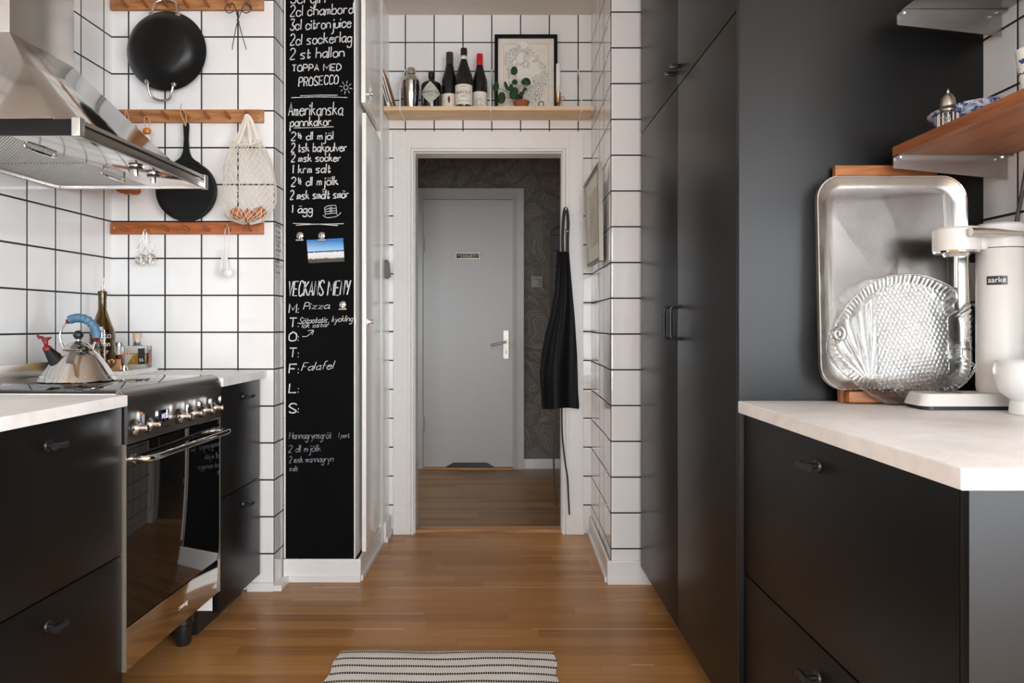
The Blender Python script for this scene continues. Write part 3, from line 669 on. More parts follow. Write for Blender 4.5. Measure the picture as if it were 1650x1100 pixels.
# handwriting in black on the narrow tiled return
bm = BM()
def onret(x, y): return (-0.9717, x, y)
def rz(py): return CAMZ+(PY0-py)/FPX*3.06
RECIPES = (('small black handwritten muffin recipe on the narrow tiled return beside the chalkboard', (('MUFFINS BAS', 3.01, 3.085, 367, 4.5), ('1½ smör', 3.012, 3.075, 376, 3.6), ('2½ socker', 3.012, 3.08, 384, 3.6), ('1½ mjöl', 3.012, 3.078, 391, 3.6), ('1 ägg', 3.02, 3.06, 397, 3.4), ('vanilj och', 3.012, 3.085, 405, 3.4), ('x', 3.04, 3.052, 413, 3), ('z', 3.04, 3.052, 418, 3))),
 ('small black handwritten glaze recipe one tile below the muffin recipe', (('GLASYR', 3.01, 3.055, 424, 4.5), ('2½ ss', 3.012, 3.05, 431, 3.6), ('2 smör', 3.012, 3.07, 441, 3.6), ('1', 3.012, 3.018, 449, 3.2), ('U', 3.08, 3.094, 431, 5))))
for lb, rows_ in RECIPES:
    bm = BM()
    for s, y0, y1, py, cap in rows_: write(bm, s, y0, y1, rz(py), cap*3.06/FPX, 0.0016, onret, 0, 0.05, 0.1)
    tag(obj('wall_lettering', bm, 'ink', None, False), lb, 'wall lettering')
p = (-0.6395, 3.71, 1.365)
t = thing('wall_holder', 'small grey plastic holder on white wall left of doorway', 'holder', p)
bm = BM(); box(bm, 0.0, 0.012, -0.022, 0.022, -0.045, 0.05, 0.002); obj('back_plate', bm, 'grey', t)
bm = BM(); prism(bm, [(0.0122, -0.04), (0.024, -0.036), (0.018, 0.04), (0.0122, 0.042)], -0.018, 0.018, 'xzy'); obj('cover', bm, 'grey', t)

# ---------------------------------------------------------------- peg racks on the left end wall
YW = 2.9985
PEGX = [205, 238, 271, 304, 337, 370.5, 404]
def rack(zb, zt_, m, label, pegs=PEGX, x0=182, pf=0.30):
    xa, xb = (x0-PX0)/FPX*3.0, (426-PX0)/FPX*3.0
    t = thing('peg_rack', label, 'peg rack', ((xa+xb)/2, YW, zb), 0, 'wooden peg racks on the tiled wall')
    h = zt_-zb; L = (xb-xa)/2
    bm = BM(); box(bm, -L, L, -0.018, 0.0, 0, h, 0.002); obj('board', bm, m, t)
    for px in pegs:
        X = (px-PX0)/FPX*2.98-t.location.x
        bm = BM(); tube(bm, [(X, -0.016, h*pf), (X-0.002, -0.045, h*pf+0.008), (X-0.003, -0.068, h*pf+0.015)], [0.0058, 0.0062, 0.0055], 10); obj('peg', bm, 'peg', t)
    for s in (-1, 1):
        bm = BM(); lathe(bm, [(0, 0.0205), (0.003, 0.0198), (0.0042, 0.018)], 10, T(s*(L-0.017), 0, h*0.5) @ RX(PI/2)); obj('screw', bm, 'nickel', t)
    return t
rack(1.456, 1.504, 'rackA', 'lowest wooden peg rack, holding tea strainers and white measuring spoons')
rack(1.911, 1.963, 'rackB', 'middle wooden peg rack, holding round black pan and net bag')
rack(2.369, 2.423, 'rackB', 'topmost wooden peg rack, holding the large black wok', pf=0.18)

# wok, bottom towards the room
wc = at(268.5, 82, 2.965)
t = thing('wok', 'large black two-handled wok hanging from the topmost peg rack', 'wok', (wc.x, 2.968, wc.z))
R_ = 0.160
bm = BM(); lathe(bm, [(R_-0.004, -0.004), (R_, 0.0), (R_+0.001, 0.004), (R_-0.010, 0.022), (R_-0.028, 0.046), (R_-0.046, 0.062), (R_-0.062, 0.068), (0.05, 0.070), (0, 0.070), ], 64, RX(PI/2)); bmesh.ops.recalc_face_normals(bm, faces=bm.faces); obj('pan', bm, 'wok', t)
for sgn, rot in ((1, 0.02), (-1, 0.1)):
    pts = [(-0.052, -0.026, 0.138), (-0.045, -0.022, 0.174), (-0.034, -0.014, 0.195), (0, -0.008, 0.203), (0.034, -0.014, 0.195), (0.045, -0.022, 0.174), (0.052, -0.026, 0.138)]
    bm = BM(); tube(bm, [Matrix.Rotation(rot+(0 if sgn > 0 else PI), 4, 'Y') @ v for v in catmull(pts, 5)], 0.0048, 10)
    for x in (-0.054, 0.054): lathe(bm, [(0, 0.008), (0.008, 0.006), (0.011, 0)], 12, Matrix.Rotation(rot+(0 if sgn > 0 else PI), 4, 'Y') @ T(x, -0.026, 0.138) @ RX(PI/2))
    obj('handle', bm, 'nickel', t)

# wire scissors
def P3(px, py, y): return at(px, py, y)
t = thing('wire_scissors', 'thin black wire scissors hanging from the topmost peg rack', 'scissors', P3(384, 40, 2.93))
for k, (loop, arm) in enumerate(((((374, 6.5), (364.5, 9), (363, 16), (369, 21), (377, 18)), ((372, 4), (377, 8), (381, 20), (384.5, 36), (391, 60), (397, 80))),
                  (((397, 6.5), (404, 11), (403.5, 18), (396, 21), (390, 18)), ((397, 5), (393, 7), (388, 20), (382, 38), (375, 72), (374.5, 80))))):
    bm = BM(); y = 2.930-k*0.006
    pts = catmull([P3(a, b, y) for a, b in arm], 5); tube(bm, [p-t.location for p in pts], [0.0024*(1-0.4*i/len(pts)) for i in range(len(pts))], 8)
    tube(bm, [p-t.location for p in catmull([P3(a, b, y) for a, b in ((arm[0],)+loop)], 5)], 0.0022, 8)
    obj('blade', bm, 'bmetal', t)
bm = BM(); lathe(bm, [(0, 0.012), (0.004, 0.010), (0.004, -0.004), (0, -0.005)], 10, T(*(P3(384, 34, 2.925)-t.location)) @ RX(PI/2)); obj('pivot', bm, 'bmetal', t)

# round cast-iron pan
pc = at(301, 308, 2.97)
t = thing('crepe_pan', 'round flat black cast-iron pan hanging from middle peg rack', 'frying pan', (pc.x, 2.972, pc.z))
bm = BM(); lathe(bm, [(0, -0.006), (0.118, -0.006), (0.123, 0.0), (0.121, 0.014), (0.113, 0.0155), (0.110, 0.010), (0, 0.009)], 64, RX(PI/2)); obj('pan', bm, 'iron', t)
hz = lambda py: CAMZ+(PY0-py)/FPX*2.97-pc.z
prof = [(263, 0.056), (260, 0.042), (257, 0.031), (253, 0.021), (244, 0.012), (225, 0.0085), (208, 0.0105), (202, 0.0115), (199, 0.009), (198, 0.004)]
bm = BM()
pp = [(w_, hz(y)) for y, w_ in prof]; poly = [(a, b) for a, b in pp]+[(-a, b) for a, b in pp[::-1]]
prism(bm, [(0.03, hz(268))]+poly+[(-0.03, hz(268))], -0.012, 0.0, 'xzy'); bmesh.ops.bevel(bm, geom=list(bm.edges), offset=0.002, segments=2, affect='EDGES'); obj('handle', bm, 'iron', t)
bm = BM(); 
loop = [(0.0, -0.014, hz(204)), (0.006, -0.020, hz(196)), (0.010, -0.036, hz(186)), (0.004, -0.050, hz(182.5)), (-0.004, -0.050, hz(182.5)), (-0.009, -0.034, hz(188)), (-0.004, -0.018, hz(197))]
tube(bm, catmull(loop, 5, True), 0.0018, 6, closed=True); tube(bm, catmull([(-0.004, -0.05, hz(183)), (-0.012, -0.030, hz(176)), (-0.013, -0.02, hz(169))], 5), 0.0018, 6); obj('hanging_string', bm, 'tooth', t)

# net bag with onions
t = thing('net_bag', 'cream string net bag holding onions, hanging from middle peg rack', 'net bag', at(400, 230, 2.945))
BL = t.location.copy()
def bagpt(tt, ph):
    ky = [(0, 228, 399, 20.5, 0.014), (0.12, 246, 400, 31, 0.020), (0.3, 268, 402, 39, 0.026), (0.55, 300, 404, 43, 0.034), (0.75, 327, 403, 43, 0.042), (0.88, 347, 401, 37, 0.045), (0.96, 356, 401, 26, 0.040), (1, 361, 401, 6, 0.015)]
    for (a, y0, x0, w0, d0), (b, y1, x1, w1, d1) in zip(ky, ky[1:]):
        if tt <= b+1e-9:
            f = (tt-a)/(b-a); y, x, w_, dd = y0+(y1-y0)*f, x0+(x1-x0)*f, w0+(w1-w0)*f, d0+(d1-d0)*f; break
    s = 2.945/FPX; cxx = (x-PX0)*s; zz = CAMZ+(PY0-y)*s
    sag = 0.004*math.sin(ph*7+tt*9)
    yy = 2.932
    if tt < 0.12 and math.sin(ph) < 0: zz -= 0.018*(1-tt/0.12)*max(0, math.cos(ph*1.0+PI/2))
    return Vector((cxx+w_*s*math.cos(ph)+sag*0.6, yy+dd*math.sin(ph), zz+sag))-BL
rows, cols = 20, 26
bm = BM()
for i in range(rows):
    for j in range(cols):
        o = 0.5*(i % 2); p = bagpt(i/rows, 2*PI*(j+o)/cols)
        for dj in (-0.5, 0.5):
            q = bagpt((i+1)/rows, 2*PI*(j+o+dj)/cols)
            tube(bm, [p, q], 0.00105, 3, False)
obj('netting', bm, 'cotton', t)
bm = BM(); tube(bm, [bagpt(0, 2*PI*k/30) for k in range(30)], 0.0035, 6, closed=True); obj('rim_band', bm, 'cotton', t)
def strap(pts, w_=0.010):
    bm = BM(); q = catmull([P3(*p)-BL for p in pts], 6); L = []
    for i, p in enumerate(q):
        tg = (q[min(i+1, len(q)-1)]-q[max(i-1, 0)]).normalized(); sd = tg.cross(Vector((0, 1, 0))).normalized()*w_/2
        L.append([bm.verts.new(p+sd+Vector((0, -0.0012, 0))), bm.verts.new(p-sd+Vector((0, -0.0012, 0))), bm.verts.new(p-sd+Vector((0, 0.0012, 0))), bm.verts.new(p+sd+Vector((0, 0.0012, 0)))])
    for a, b in zip(L, L[1:]):
        for k in range(4): bm.faces.new((a[k], a[(k+1) % 4], b[(k+1) % 4], b[k]))
    obj('strap', bm, 'cotton', t)
strap([(380, 229, 2.94), (387, 212, 2.935), (394, 194, 2.93), (397.5, 186, 2.928), (404, 192, 2.93), (411, 209, 2.935), (419, 228, 2.94)], 0.013)
strap([(384, 231, 2.926), (391, 214, 2.924), (396, 196, 2.921), (398, 188, 2.921), (400, 197, 2.921), (403, 218, 2.924), (404, 234, 2.926)], 0.011)
for k, (px, py, r, lb) in enumerate(((381.5, 344, 0.0255, 'brown onion hanging at the left in the net bag'), (419, 343, 0.0255, 'brown onion hanging at the right in the net bag'), (400.5, 347.5, 0.0245, 'brown onion at the bottom of the net bag, between two others'))):
    p = at(px, py, 2.930)
    t = thing('onion', lb, 'onion', p, k, 'onions in the net bag')
    bm = BM(); lathe(bm, [(0, -r*0.95), (r*0.3, -r*0.93), (r*0.75, -r*0.66), (r, -0.05*r), (r*0.86, r*0.5), (r*0.5, r*0.82), (r*0.2, r*1.0), (0.002, r*1.25), (0, r*1.26)], 20, RX(0.4-0.3*k)); obj('bulb', bm, 'onion', t)
    bm = BM(); lathe(bm, [(0.0045, -r*0.93), (0.003, -r*1.02), (0, -r*1.03)], 8, RX(0.4-0.3*k)); obj('root', bm, 'tooth', t)

# bead on a cord, wooden trivet behind the hood
p = at(237, 211, 2.94)
t = thing('beaded_tassel', 'orange wooden bead on a cord with cream tassel beside hood', 'tassel', p)
bm = BM(); lathe(bm, [(0.004, 0.012), (0.013, 0.010), (0.0165, 0.0), (0.013, -0.011), (0.004, -0.013)], 20); obj('bead', bm, 'orange', t)
bm = BM(); tube(bm, catmull([(-0.004, 0, 0.012), (-0.010, 0, 0.03), (-0.008, -0.004, 0.052), (0.004, -0.004, 0.056), (0.012, 0, 0.03), (0.004, 0, 0.012)], 5), 0.0015, 6); obj('cord', bm, 'tooth', t)
bm = BM(); lathe(bm, [(0, -0.012), (0.010, -0.016), (0.015, -0.03), (0.017, -0.06), (0.020, -0.085), (0, -0.088)], 14); obj('tassel_skirt', bm, 'cotton', t)
p = at(207, 250, 2.955)
t = thing('wooden_trivet', 'brown wooden trivet hanging behind the hood from the middle rack', 'trivet', p)
bm = BM()
oz = CAMZ+(PY0-313.5)/FPX*2.955-p.z
pts = [(-0.030, 0.12), (0.030, 0.12), (0.046, oz+0.04), (0.046, oz+0.010), (0.036, oz), (0.012, oz), (0.004, oz+0.010), (-0.004, oz), (-0.016, oz+0.002), (-0.022, oz+0.012), (-0.030, oz+0.006), (-0.046, oz+0.014), (-0.046, oz+0.04)]
prism(bm, pts, -0.006, 0.008, 'xzy'); obj('slab', bm, 'rackA', t)
bm = BM(); tube(bm, catmull([(-0.004, -0.004, 0.118), (-0.008, -0.010, 0.16), (-0.006, -0.012, 0.178), (0.004, -0.010, 0.16), (0.004, -0.004, 0.118)], 5), 0.0015, 6); obj('cord', bm, 'tooth', t)

# tea strainers and measuring spoons on the lowest rack
def strainer(px, py, y, top, label, sp):
    p = at(px, py, y); tp = at(*top, y)-p
    t = thing('tea_strainer', label, 'tea strainer', p, 0, 'wire tea strainers')
    bm = BM(); r = 0.0195
    for k in range(7):
        a = PI*k/7
        tube(bm, [Vector((r*math.cos(u)*math.cos(a), r*math.cos(u)*math.sin(a), r*math.sin(u))) for u in [2*PI*i/20 for i in range(20)]], 0.0006, 3, closed=True)
    for k in range(-3, 4):
        z = r*k/3.6; rr = math.sqrt(max(1e-6, r*r-z*z)); tube(bm, [Vector((rr*math.cos(u), rr*math.sin(u), z)) for u in [2*PI*i/20 for i in range(20)]], 0.0006, 3, closed=True)
    obj('mesh_ball', bm, 'nickel', t)
    bm = BM(); tube(bm, [Vector((r*1.06*math.cos(u), r*1.06*math.sin(u)*0.4, r*1.06*math.sin(u))) for u in [2*PI*i/24 for i in range(24)]], 0.0016, 6, closed=True); obj('rim', bm, 'chrome', t)
    bm = BM()
    for s in (-1, 1): tube(bm, catmull([(0.002*s, 0, r), (0.010*s+sp, 0, r+0.014), (0.014*s+sp, 0, r+0.020), (tp.x*0.6+0.013*s, -0.004, tp.z*0.55), (tp.x+0.006*s, -0.006, tp.z-0.012), (tp.x, -0.006, tp.z)], 5), 0.0011, 6)
    obj('handle', bm, 'chrome', t)
strainer(226.8, 418, 2.955, (234.5, 369.5), 'left one of two wire tea strainers on the lowest rack', 0.0)
strainer(241.8, 417, 2.945, (235.5, 368.5), 'right one of two wire tea strainers on the lowest rack', 0.0)
for k, (px, py, r, lb) in enumerate(((357, 437, 0.0150, 'smallest white measuring spoon, at the back of three on lowest rack'), (362.5, 438.5, 0.0175, 'middle white measuring spoon of three on the lowest rack'), (366.5, 439.5, 0.0200, 'largest white measuring spoon, in front of three on lowest rack'))):
    y = 2.962-0.009*k; p = at(px, py, y)
    t = thing('measuring_spoon', lb, 'measuring spoon', p, 0, 'white measuring spoons')
    bm = BM(); lathe(bm, [(0, -r*0.55), (r*0.5, -r*0.48), (r*0.85, -r*0.2), (r, 0.0), (r*0.93, 0.0), (r*0.78, -r*0.16), (r*0.45, -r*0.4), (0, -r*0.46)], 24, RX(-PI/2) @ Matrix.Diagonal((1, 1, 0.8, 1))); obj('bowl', bm, 'plwhite', t)
    top = at(360+2.3*k, 403, y)-p
    bm = BM(); prism(bm, [(-0.0045, r*0.8), (0.0045, r*0.8), (top.x+0.0034, top.z), (top.x-0.0034, top.z)], -0.0035, 0.0, 'xzy'); obj('handle', bm, 'plwhite', t)
    if k == 2:
        a = [at(q[0], q[1], 2.945)-p for q in ((362, 404), (361.8, 380), (364.5, 366.5), (368, 366.5), (369.5, 380), (368.5, 404))]
        bm = BM(); tube(bm, catmull(a, 5), 0.0013, 6); tube(bm, [a[2], a[2]+Vector((0.004, 0.0, 0.014))], 0.0013, 6); obj('cord', bm, 'cotton', t)

# ---------------------------------------------------------------- left run: cabinets, range, worktops
RZL = -TH
def tbar(bm, x, y, z, ln=0.045, along='y', s=1):
    """black T-bar pull on a front facing +x (s=1) or -x"""
    lathe(bm, [(0, 0.004), (0.013, 0.004), (0.0145, 0.0)], 14, T(x, y, z) @ RY(s*PI/2))
    tube(bm, [(x, y, z), (x+s*0.026, y, z)], 0.006, 10)
    tube(bm, [(x+s*0.028, y-ln/2, z), (x+s*0.028, y+ln/2, z)], 0.007, 12)
    for q in (-1, 1): tube(bm, [(x+s*0.028, y+q*(ln/2-0.008), z), (x+s*0.028, y+q*(ln/2-0.002), z)], 0.0085, 12)
    return bm
def base_cab(v0, wd, label, fx=0.62, plinth=True, shy=0.0):
    t = thing('base_cabinet', label, 'base cabinet', LF(0, v0), RZL, 'black base cabinets')
    bm = BM(); box(bm, 0.03, 0.598, 0.002+shy, wd-0.002, 0.085, 0.869, 0.001); obj('carcass', bm, 'melamine', t)
    bm = BM(); box(bm, 0.05, 0.545, 0.003+shy, wd-0.003, 0.0, 0.0845); obj('plinth', bm, 'bplastic', t)
    for z0, z1, hz_ in ((0.4745, 0.866, 0.815), (0.080, 0.4705, 0.405)):
        bm = BM(); box(bm, 0.599, fx, 0.0015, wd-0.0015, z0, z1, 0.0012); d = obj('drawer', bm, 'black', t)
        obj('handle', tbar(BM(), fx, wd*0.5+(0.03 if wd < 0.5 else 0.0), hz_), 'bmetal', d)
    return t
base_cab(1.378, 0.60, 'black two-drawer base cabinet nearer the viewer than the range')
base_cab(2.582, 0.397, 'narrow black two-drawer base cabinet between range and tiled pillar')
def slab(name, poly, z0, z1, m, label, cat):
    bm = BM(); prism(bm, poly, z0, z1, 'xyz'); bmesh.ops.bevel(bm, geom=[e for e in bm.edges], offset=0.0015, segments=2, affect='EDGES')
    return tag(obj(name, bm, m), label, cat)
f2 = lambda u, v: LF(u, v).to_2d()
slab('countertop', [f2(0.002, 1.37), f2(0.635, 1.37), f2(0.635, 1.979), f2(0.002, 1.979)], 0.8705, 0.9, 'counter', 'pale stone-grey worktop over the near left black cabinet', 'countertop')
e = f2(0.637, 2.99); slab('countertop', [f2(0.002, 2.583), f2(0.637, 2.583), (e.x, 2.9985), (f2(0.003, 3.0).x, 2.9985)], 0.8705, 0.9, 'counter', 'pale stone-grey worktop in the tiled corner beyond the range', 'countertop')

t = thing('range_cooker', 'stainless steel range cooker with black glass oven door and knobs', 'cooker', LF(0, 1.981), RZL)
RW = 0.599
bm = BM(); box(bm, 0.035, 0.60, 0.0015, RW-0.0015, 0.155, 0.9035, 0.002); obj('body', bm, 'steel', t)
bm = BM(); box(bm, 0.03, 0.600, 0.004, RW-0.004, 0.9038, 0.9125, 0.002); obj('hob_glass', bm, 'hob', t)
for (x, y, r) in ((0.18, 0.16, 0.075), (0.18, 0.43, 0.095), (0.43, 0.16, 0.095), (0.43, 0.43, 0.075)):
    bm = BM(); 
    A = [bm.verts.new((x+r*math.cos(2*PI*k/40), y+r*math.sin(2*PI*k/40), 0.9127)) for k in range(40)]; B = [bm.verts.new((x+(r-0.0015)*math.cos(2*PI*k/40), y+(r-0.0015)*math.sin(2*PI*k/40), 0.9127)) for k in range(40)]
    for k in range(40): bm.faces.new((A[k], A[(k+1) % 40], B[(k+1) % 40], B[k]))
    obj('cooking_zone', bm, 'grey', t)
bm = BM(); box(bm, 0.004, 0.0295, 0.0, RW+0.05, 0.901, 0.958, 0.003); obj('splash_back', bm, 'steel', t)
arc = [(0.6005, 0.9135)]+[(0.592+0.040*math.cos(a), 0.874+0.040*math.sin(a)) for a in [PI/2-PI/2*i/10 for i in range(11)]]+[(0.632, 0.766), (0.6005, 0.766)]
bm = BM(); prism(bm, arc, 0.002, RW-0.002, 'xzy'); obj('control_panel', bm, 'dsteel', t)
for y in (0.035, 0.108, 0.292, 0.370, 0.448, 0.526):
    k = bpy.data.objects.new('knob', None)
    bm = BM(); mt = T(0.632, y, 0.806) @ RY(PI/2)
    lathe(bm, [(0.019, 0.0), (0.0185, 0.006), (0.011, 0.012), (0.0085, 0.018), (0.0085, 0.036), (0.0075, 0.0385), (0, 0.039)], 24, mt); kn = obj('knob', bm, 'chrome', t); bpy.data.objects.remove(k)
    bm = BM(); lathe(bm, [(0.0245, 0.0), (0.0245, 0.003), (0.0195, 0.004)], 24, T(0.6322, y, 0.806) @ RY(PI/2)); obj('bezel', bm, 'bplastic', kn)
    bm = BM(); prism(bm, rounded(y-0.0055, y+0.0055, 0.802, 0.846, 0.005, 4), 0.656, 0.664, 'yzx'); obj('lever', bm, 'chrome', kn)
bm = BM(); box(bm, 0.632, 0.6345, 0.172, 0.222, 0.803, 0.838, 0.001); dsp = obj('display', bm, 'bglass', t)
bm = BM(); text_bm(bm, '14:32', 0.022, lambda x, y, z: (0.6347+z, 0.197+x*0.8, 0.813+y)); obj('digits', bm, 'led', dsp)
bm = BM()
for k in range(5): lathe(bm, [(0.0028, 0), (0.0026, 0.003), (0, 0.0032)], 8, T(0.632, 0.168+k*0.0135, 0.788) @ RY(PI/2))
obj('button_row', bm, 'bplastic', t)
bm = BM(); lathe(bm, [(0.004, 0), (0.003, 0.003), (0, 0.0035)], 10, T(0.632, 0.072, 0.842) @ RY(PI/2)); obj('indicator_lamp', bm, 'orange', t)
bm = BM(); box(bm, 0.6005, 0.628, 0.004, RW-0.004, 0.274, 0.761, 0.002); dr = obj('oven_door', bm, 'bglass', t)
bm = BM(); pth = catmull([(0.626, 0.034, 0.724), (0.650, 0.030, 0.724), (0.672, 0.040, 0.723), (0.678, 0.075, 0.723)], 5)+[Vector((0.678, 0.3, 0.723))]+catmull([(0.678, RW-0.075, 0.723), (0.672, RW-0.040, 0.723), (0.650, RW-0.030, 0.724), (0.626, RW-0.034, 0.724)], 5)
tube(bm, pth, 0.0092, 14)
for y in (0.033, RW-0.033): lathe(bm, [(0.013, 0), (0.013, 0.008), (0.0095, 0.010)], 16, T(0.628, y, 0.724) @ RY(PI/2))
obj('door_handle', bm, 'chrome', dr)
bm = BM(); box(bm, 0.6005, 0.626, 0.004, RW-0.004, 0.156, 0.270, 0.002); lp = obj('storage_panel', bm, 'polished', t)
bm = BM(); text_bm(bm, '::smeg', 0.020, lambda x, y, z: (0.6263+z, 0.33+x*1.2, 0.205+y)); obj('maker_lettering', bm, 'paper', lp)
bm = BM(); box(bm, 0.6003, 0.6285, 0.0, 0.0036, 0.156, 0.766); box(bm, 0.6003, 0.6285, RW-0.0036, RW, 0.156, 0.766); obj('side_trim', bm, 'silver', t)
for x, y in ((0.53, 0.53), (0.53, 0.09), (0.12, 0.53), (0.12, 0.09)):
    bm = BM(); lathe(bm, [(0.034, 0.156), (0.034, 0.075), (0.029, 0.07), (0.027, 0.012), (0.022, 0.0), (0, 0.0)], 24, T(x, y, 0)); obj('foot', bm, 'bplastic', t)

# cooker hood
t = thing('cooker_hood', 'stainless steel chimney hood above the range with black front band', 'cooker hood', LF(0.004, 1.905), RZL)
HW, HX, ZB, ZT_ = 0.75, 0.545, 1.577, 1.622
bm = BM(); box(bm, 0.0, 0.20, 0.225, 0.525, 1.937, CEIL-0.002, 0.002); obj('chimney', bm, 'steel', t)
bm = BM()
lo = [bm.verts.new(p) for p in ((0, 0.0, ZT_), (0.475, 0.0, ZT_), (0.475, HW, ZT_), (0, HW, ZT_))]; hi = [bm.verts.new(p) for p in ((0, 0.225, 1.937), (0.20, 0.225, 1.937), (0.20, 0.525, 1.937), (0, 0.525, 1.937))]
for k in range(4): bm.faces.new((lo[k], lo[(k+1) % 4], hi[(k+1) % 4], hi[k]))
bm.faces.new(lo[::-1]); bm.faces.new(hi); bmesh.ops.bevel(bm, geom=list(bm.edges), offset=0.001, segments=1, affect='EDGES'); obj('canopy', bm, 'polished', t)
bm = BM(); box(bm, 0.0, HX-0.022, 0.0, 0.012, ZB+0.002, ZT_-0.002, 0.001); obj('side_band', bm, 'band', t)
for y in (0.0, HW-0.02):
    bm = BM(); box(bm, HX-0.021, HX+0.003, y-0.002, y+0.022, ZB-0.003, ZT_+0.003, 0.004, seg=3); obj('corner_cap', bm, 'steel', t)
bm = BM(); box(bm, HX-0.018, HX-0.006, 0.022, HW-0.022, ZB+0.003, ZB+0.030, 0.002); obj('front_band', bm, 'dsteel', t)
bm = BM(); box(bm, HX-0.018, HX, 0.022, HW-0.022, ZB+0.032, ZT_-0.001, 0.003)
obj('front_rail', bm, 'steel', t)
bm = BM(); box(bm, HX-0.07, HX-0.019, 0.013, HW-0.013, ZT_-0.012, ZT_-0.0005, 0.001); obj('front_shelf', bm, 'steel', t)
bm = BM(); box(bm, 0.0, HX-0.022, HW-0.014, HW, ZB, ZT_-0.002, 0.001); box(bm, 0.0, 0.014, 0.013, HW-0.015, ZB, ZT_-0.002, 0.001); obj('rear_rim', bm, 'steel', t)
bm = BM(); box(bm, 0.335, HX-0.019, 0.014, HW-0.016, ZB+0.010, ZB+0.016, 0.001); obj('underside_plate', bm, 'polished', t)
for y0, y1 in ((0.016, 0.37), (0.38, HW-0.018)):
    bm = BM(); box(bm, 0.016, 0.33, y0, y1, ZB+0.012, ZB+0.022, 0.002); fl = obj('grease_filter', bm, 'filt', t)
    bm = BM(); ym = (y0+y1)/2; tube(bm, catmull([(0.31, ym-0.06, ZB+0.014), (0.315, ym-0.055, ZB+0.002), (0.315, ym+0.055, ZB+0.002), (0.31, ym+0.06, ZB+0.014)], 4), 0.004, 8); obj('filter_handle', bm, 'chrome', fl)
for (u, v) in ((0.468, 2.318), (0.462, 2.437)):
    y = v-1.905
    bm = BM(); lathe(bm, [(0.018, 0.011), (0.018, 0.004), (0.012, 0.0), (0.0095, -0.004), (0.0085, -0.022), (0, -0.023)], 16, T(u, y, ZB)); kn = obj('switch_knob', bm, 'chrome', t)
    bm = BM(); lathe(bm, [(0.0205, 0.006), (0.0205, 0.001), (0.012, -0.001)], 16, T(u, y, ZB)); obj('knob_collar', bm, 'bplastic', kn)

# kettle
KX, KY, KZ = -1.352, 2.285, 0.9135
t = thing('kettle', 'conical steel kettle with blue grip and red bird whistle on hob', 'kettle', (KX, KY, KZ))
bm = BM(); lathe(bm, [(0, 0.0), (0.120, 0.0), (0.123, 0.003), (0.121, 0.007), (0.108, 0.026), (0.086, 0.062), (0.066, 0.092), (0.052, 0.108), (0.044, 0.112), (0, 0.112)], 64, Matrix.Diagonal((0.90, 0.90, 0.865, 1))); body = obj('body', bm, 'polished', t)
bm = BM()
for k in range(44): lathe(bm, [(0.0022, 0), (0.0016, 0.0014), (0, 0.002)], 6, RZ(2*PI*k/44) @ T(0.1015, 0, 0.0165) @ RY(math.radians(60)))
obj('rivet_ring', bm, 'chrome', body)
bm = BM(); lathe(bm, [(0.047, 0.1122), (0.049, 0.114), (0.040, 0.124), (0.026, 0.134), (0.012, 0.138), (0.006, 0.140), (0.006, 0.148), (0, 0.148)], 48, T(0, 0, -0.0151) @ Matrix.Diagonal((0.92, 0.92, 1, 1))); lid = obj('lid', bm, 'polished', t)
bm = BM(); lathe(bm, [(0, -0.0145), (0.008, -0.0125), (0.0135, -0.006), (0.015, 0), (0.0135, 0.006), (0.008, 0.0125), (0, 0.0145)], 24, T(0, 0, 0.1425)); obj('lid_knob', bm, 'bplastic', lid)
# spout to the left
bm = BM(); s0, s1 = Vector((-0.026, -0.046, 0.050)), Vector((-0.056, -0.062, 0.099))
tube(bm, [s0, s0.lerp(s1, 0.5), s1], [0.027, 0.020, 0.0120], 20); obj('spout', bm, 'spoutb', t)
bm = BM(); tube(bm, [s1-(s1-s0)*0.02, s1+(s1-s0)*0.10, s1+(s1-s0)*0.24], [0.0128, 0.0125, 0.007], 16); wh = obj('whistle', bm, 'red', t)
bm = BM(); b0 = s1+(s1-s0)*0.24
tube(bm, catmull([b0+Vector((0.002, 0, -0.004)), b0+Vector((0.004, 0, 0.008)), b0+Vector((-0.001, 0, 0.018)), b0+Vector((-0.010, 0, 0.026)), b0+Vector((-0.018, 0, 0.028))], 4), [0.003, 0.004, 0.005, 0.0062, 0.007, 0.007, 0.0075, 0.007, 0.0065, 0.006, 0.005, 0.005, 0.0045, 0.0035, 0.0025, 0.002, 0.0008][:17], 10)
for s in (-1, 1):
    prism(bm, [(b0.x-0.006, b0.z+0.020), (b0.x+0.006, b0.z+0.014), (b0.x+0.020, b0.z+0.026), (b0.x+0.010, b0.z+0.027), (b0.x+0.001, b0.z+0.024)], b0.y+s*0.003, b0.y+s*0.0055, 'xzy')
prism(bm, [(b0.x-0.012, b0.z+0.024), (b0.x-0.020, b0.z+0.034), (b0.x-0.024, b0.z+0.030), (b0.x-0.017, b0.z+0.020)], b0.y-0.002, b0.y+0.002, 'xzy')
obj('whistle_bird', bm, 'red', wh)
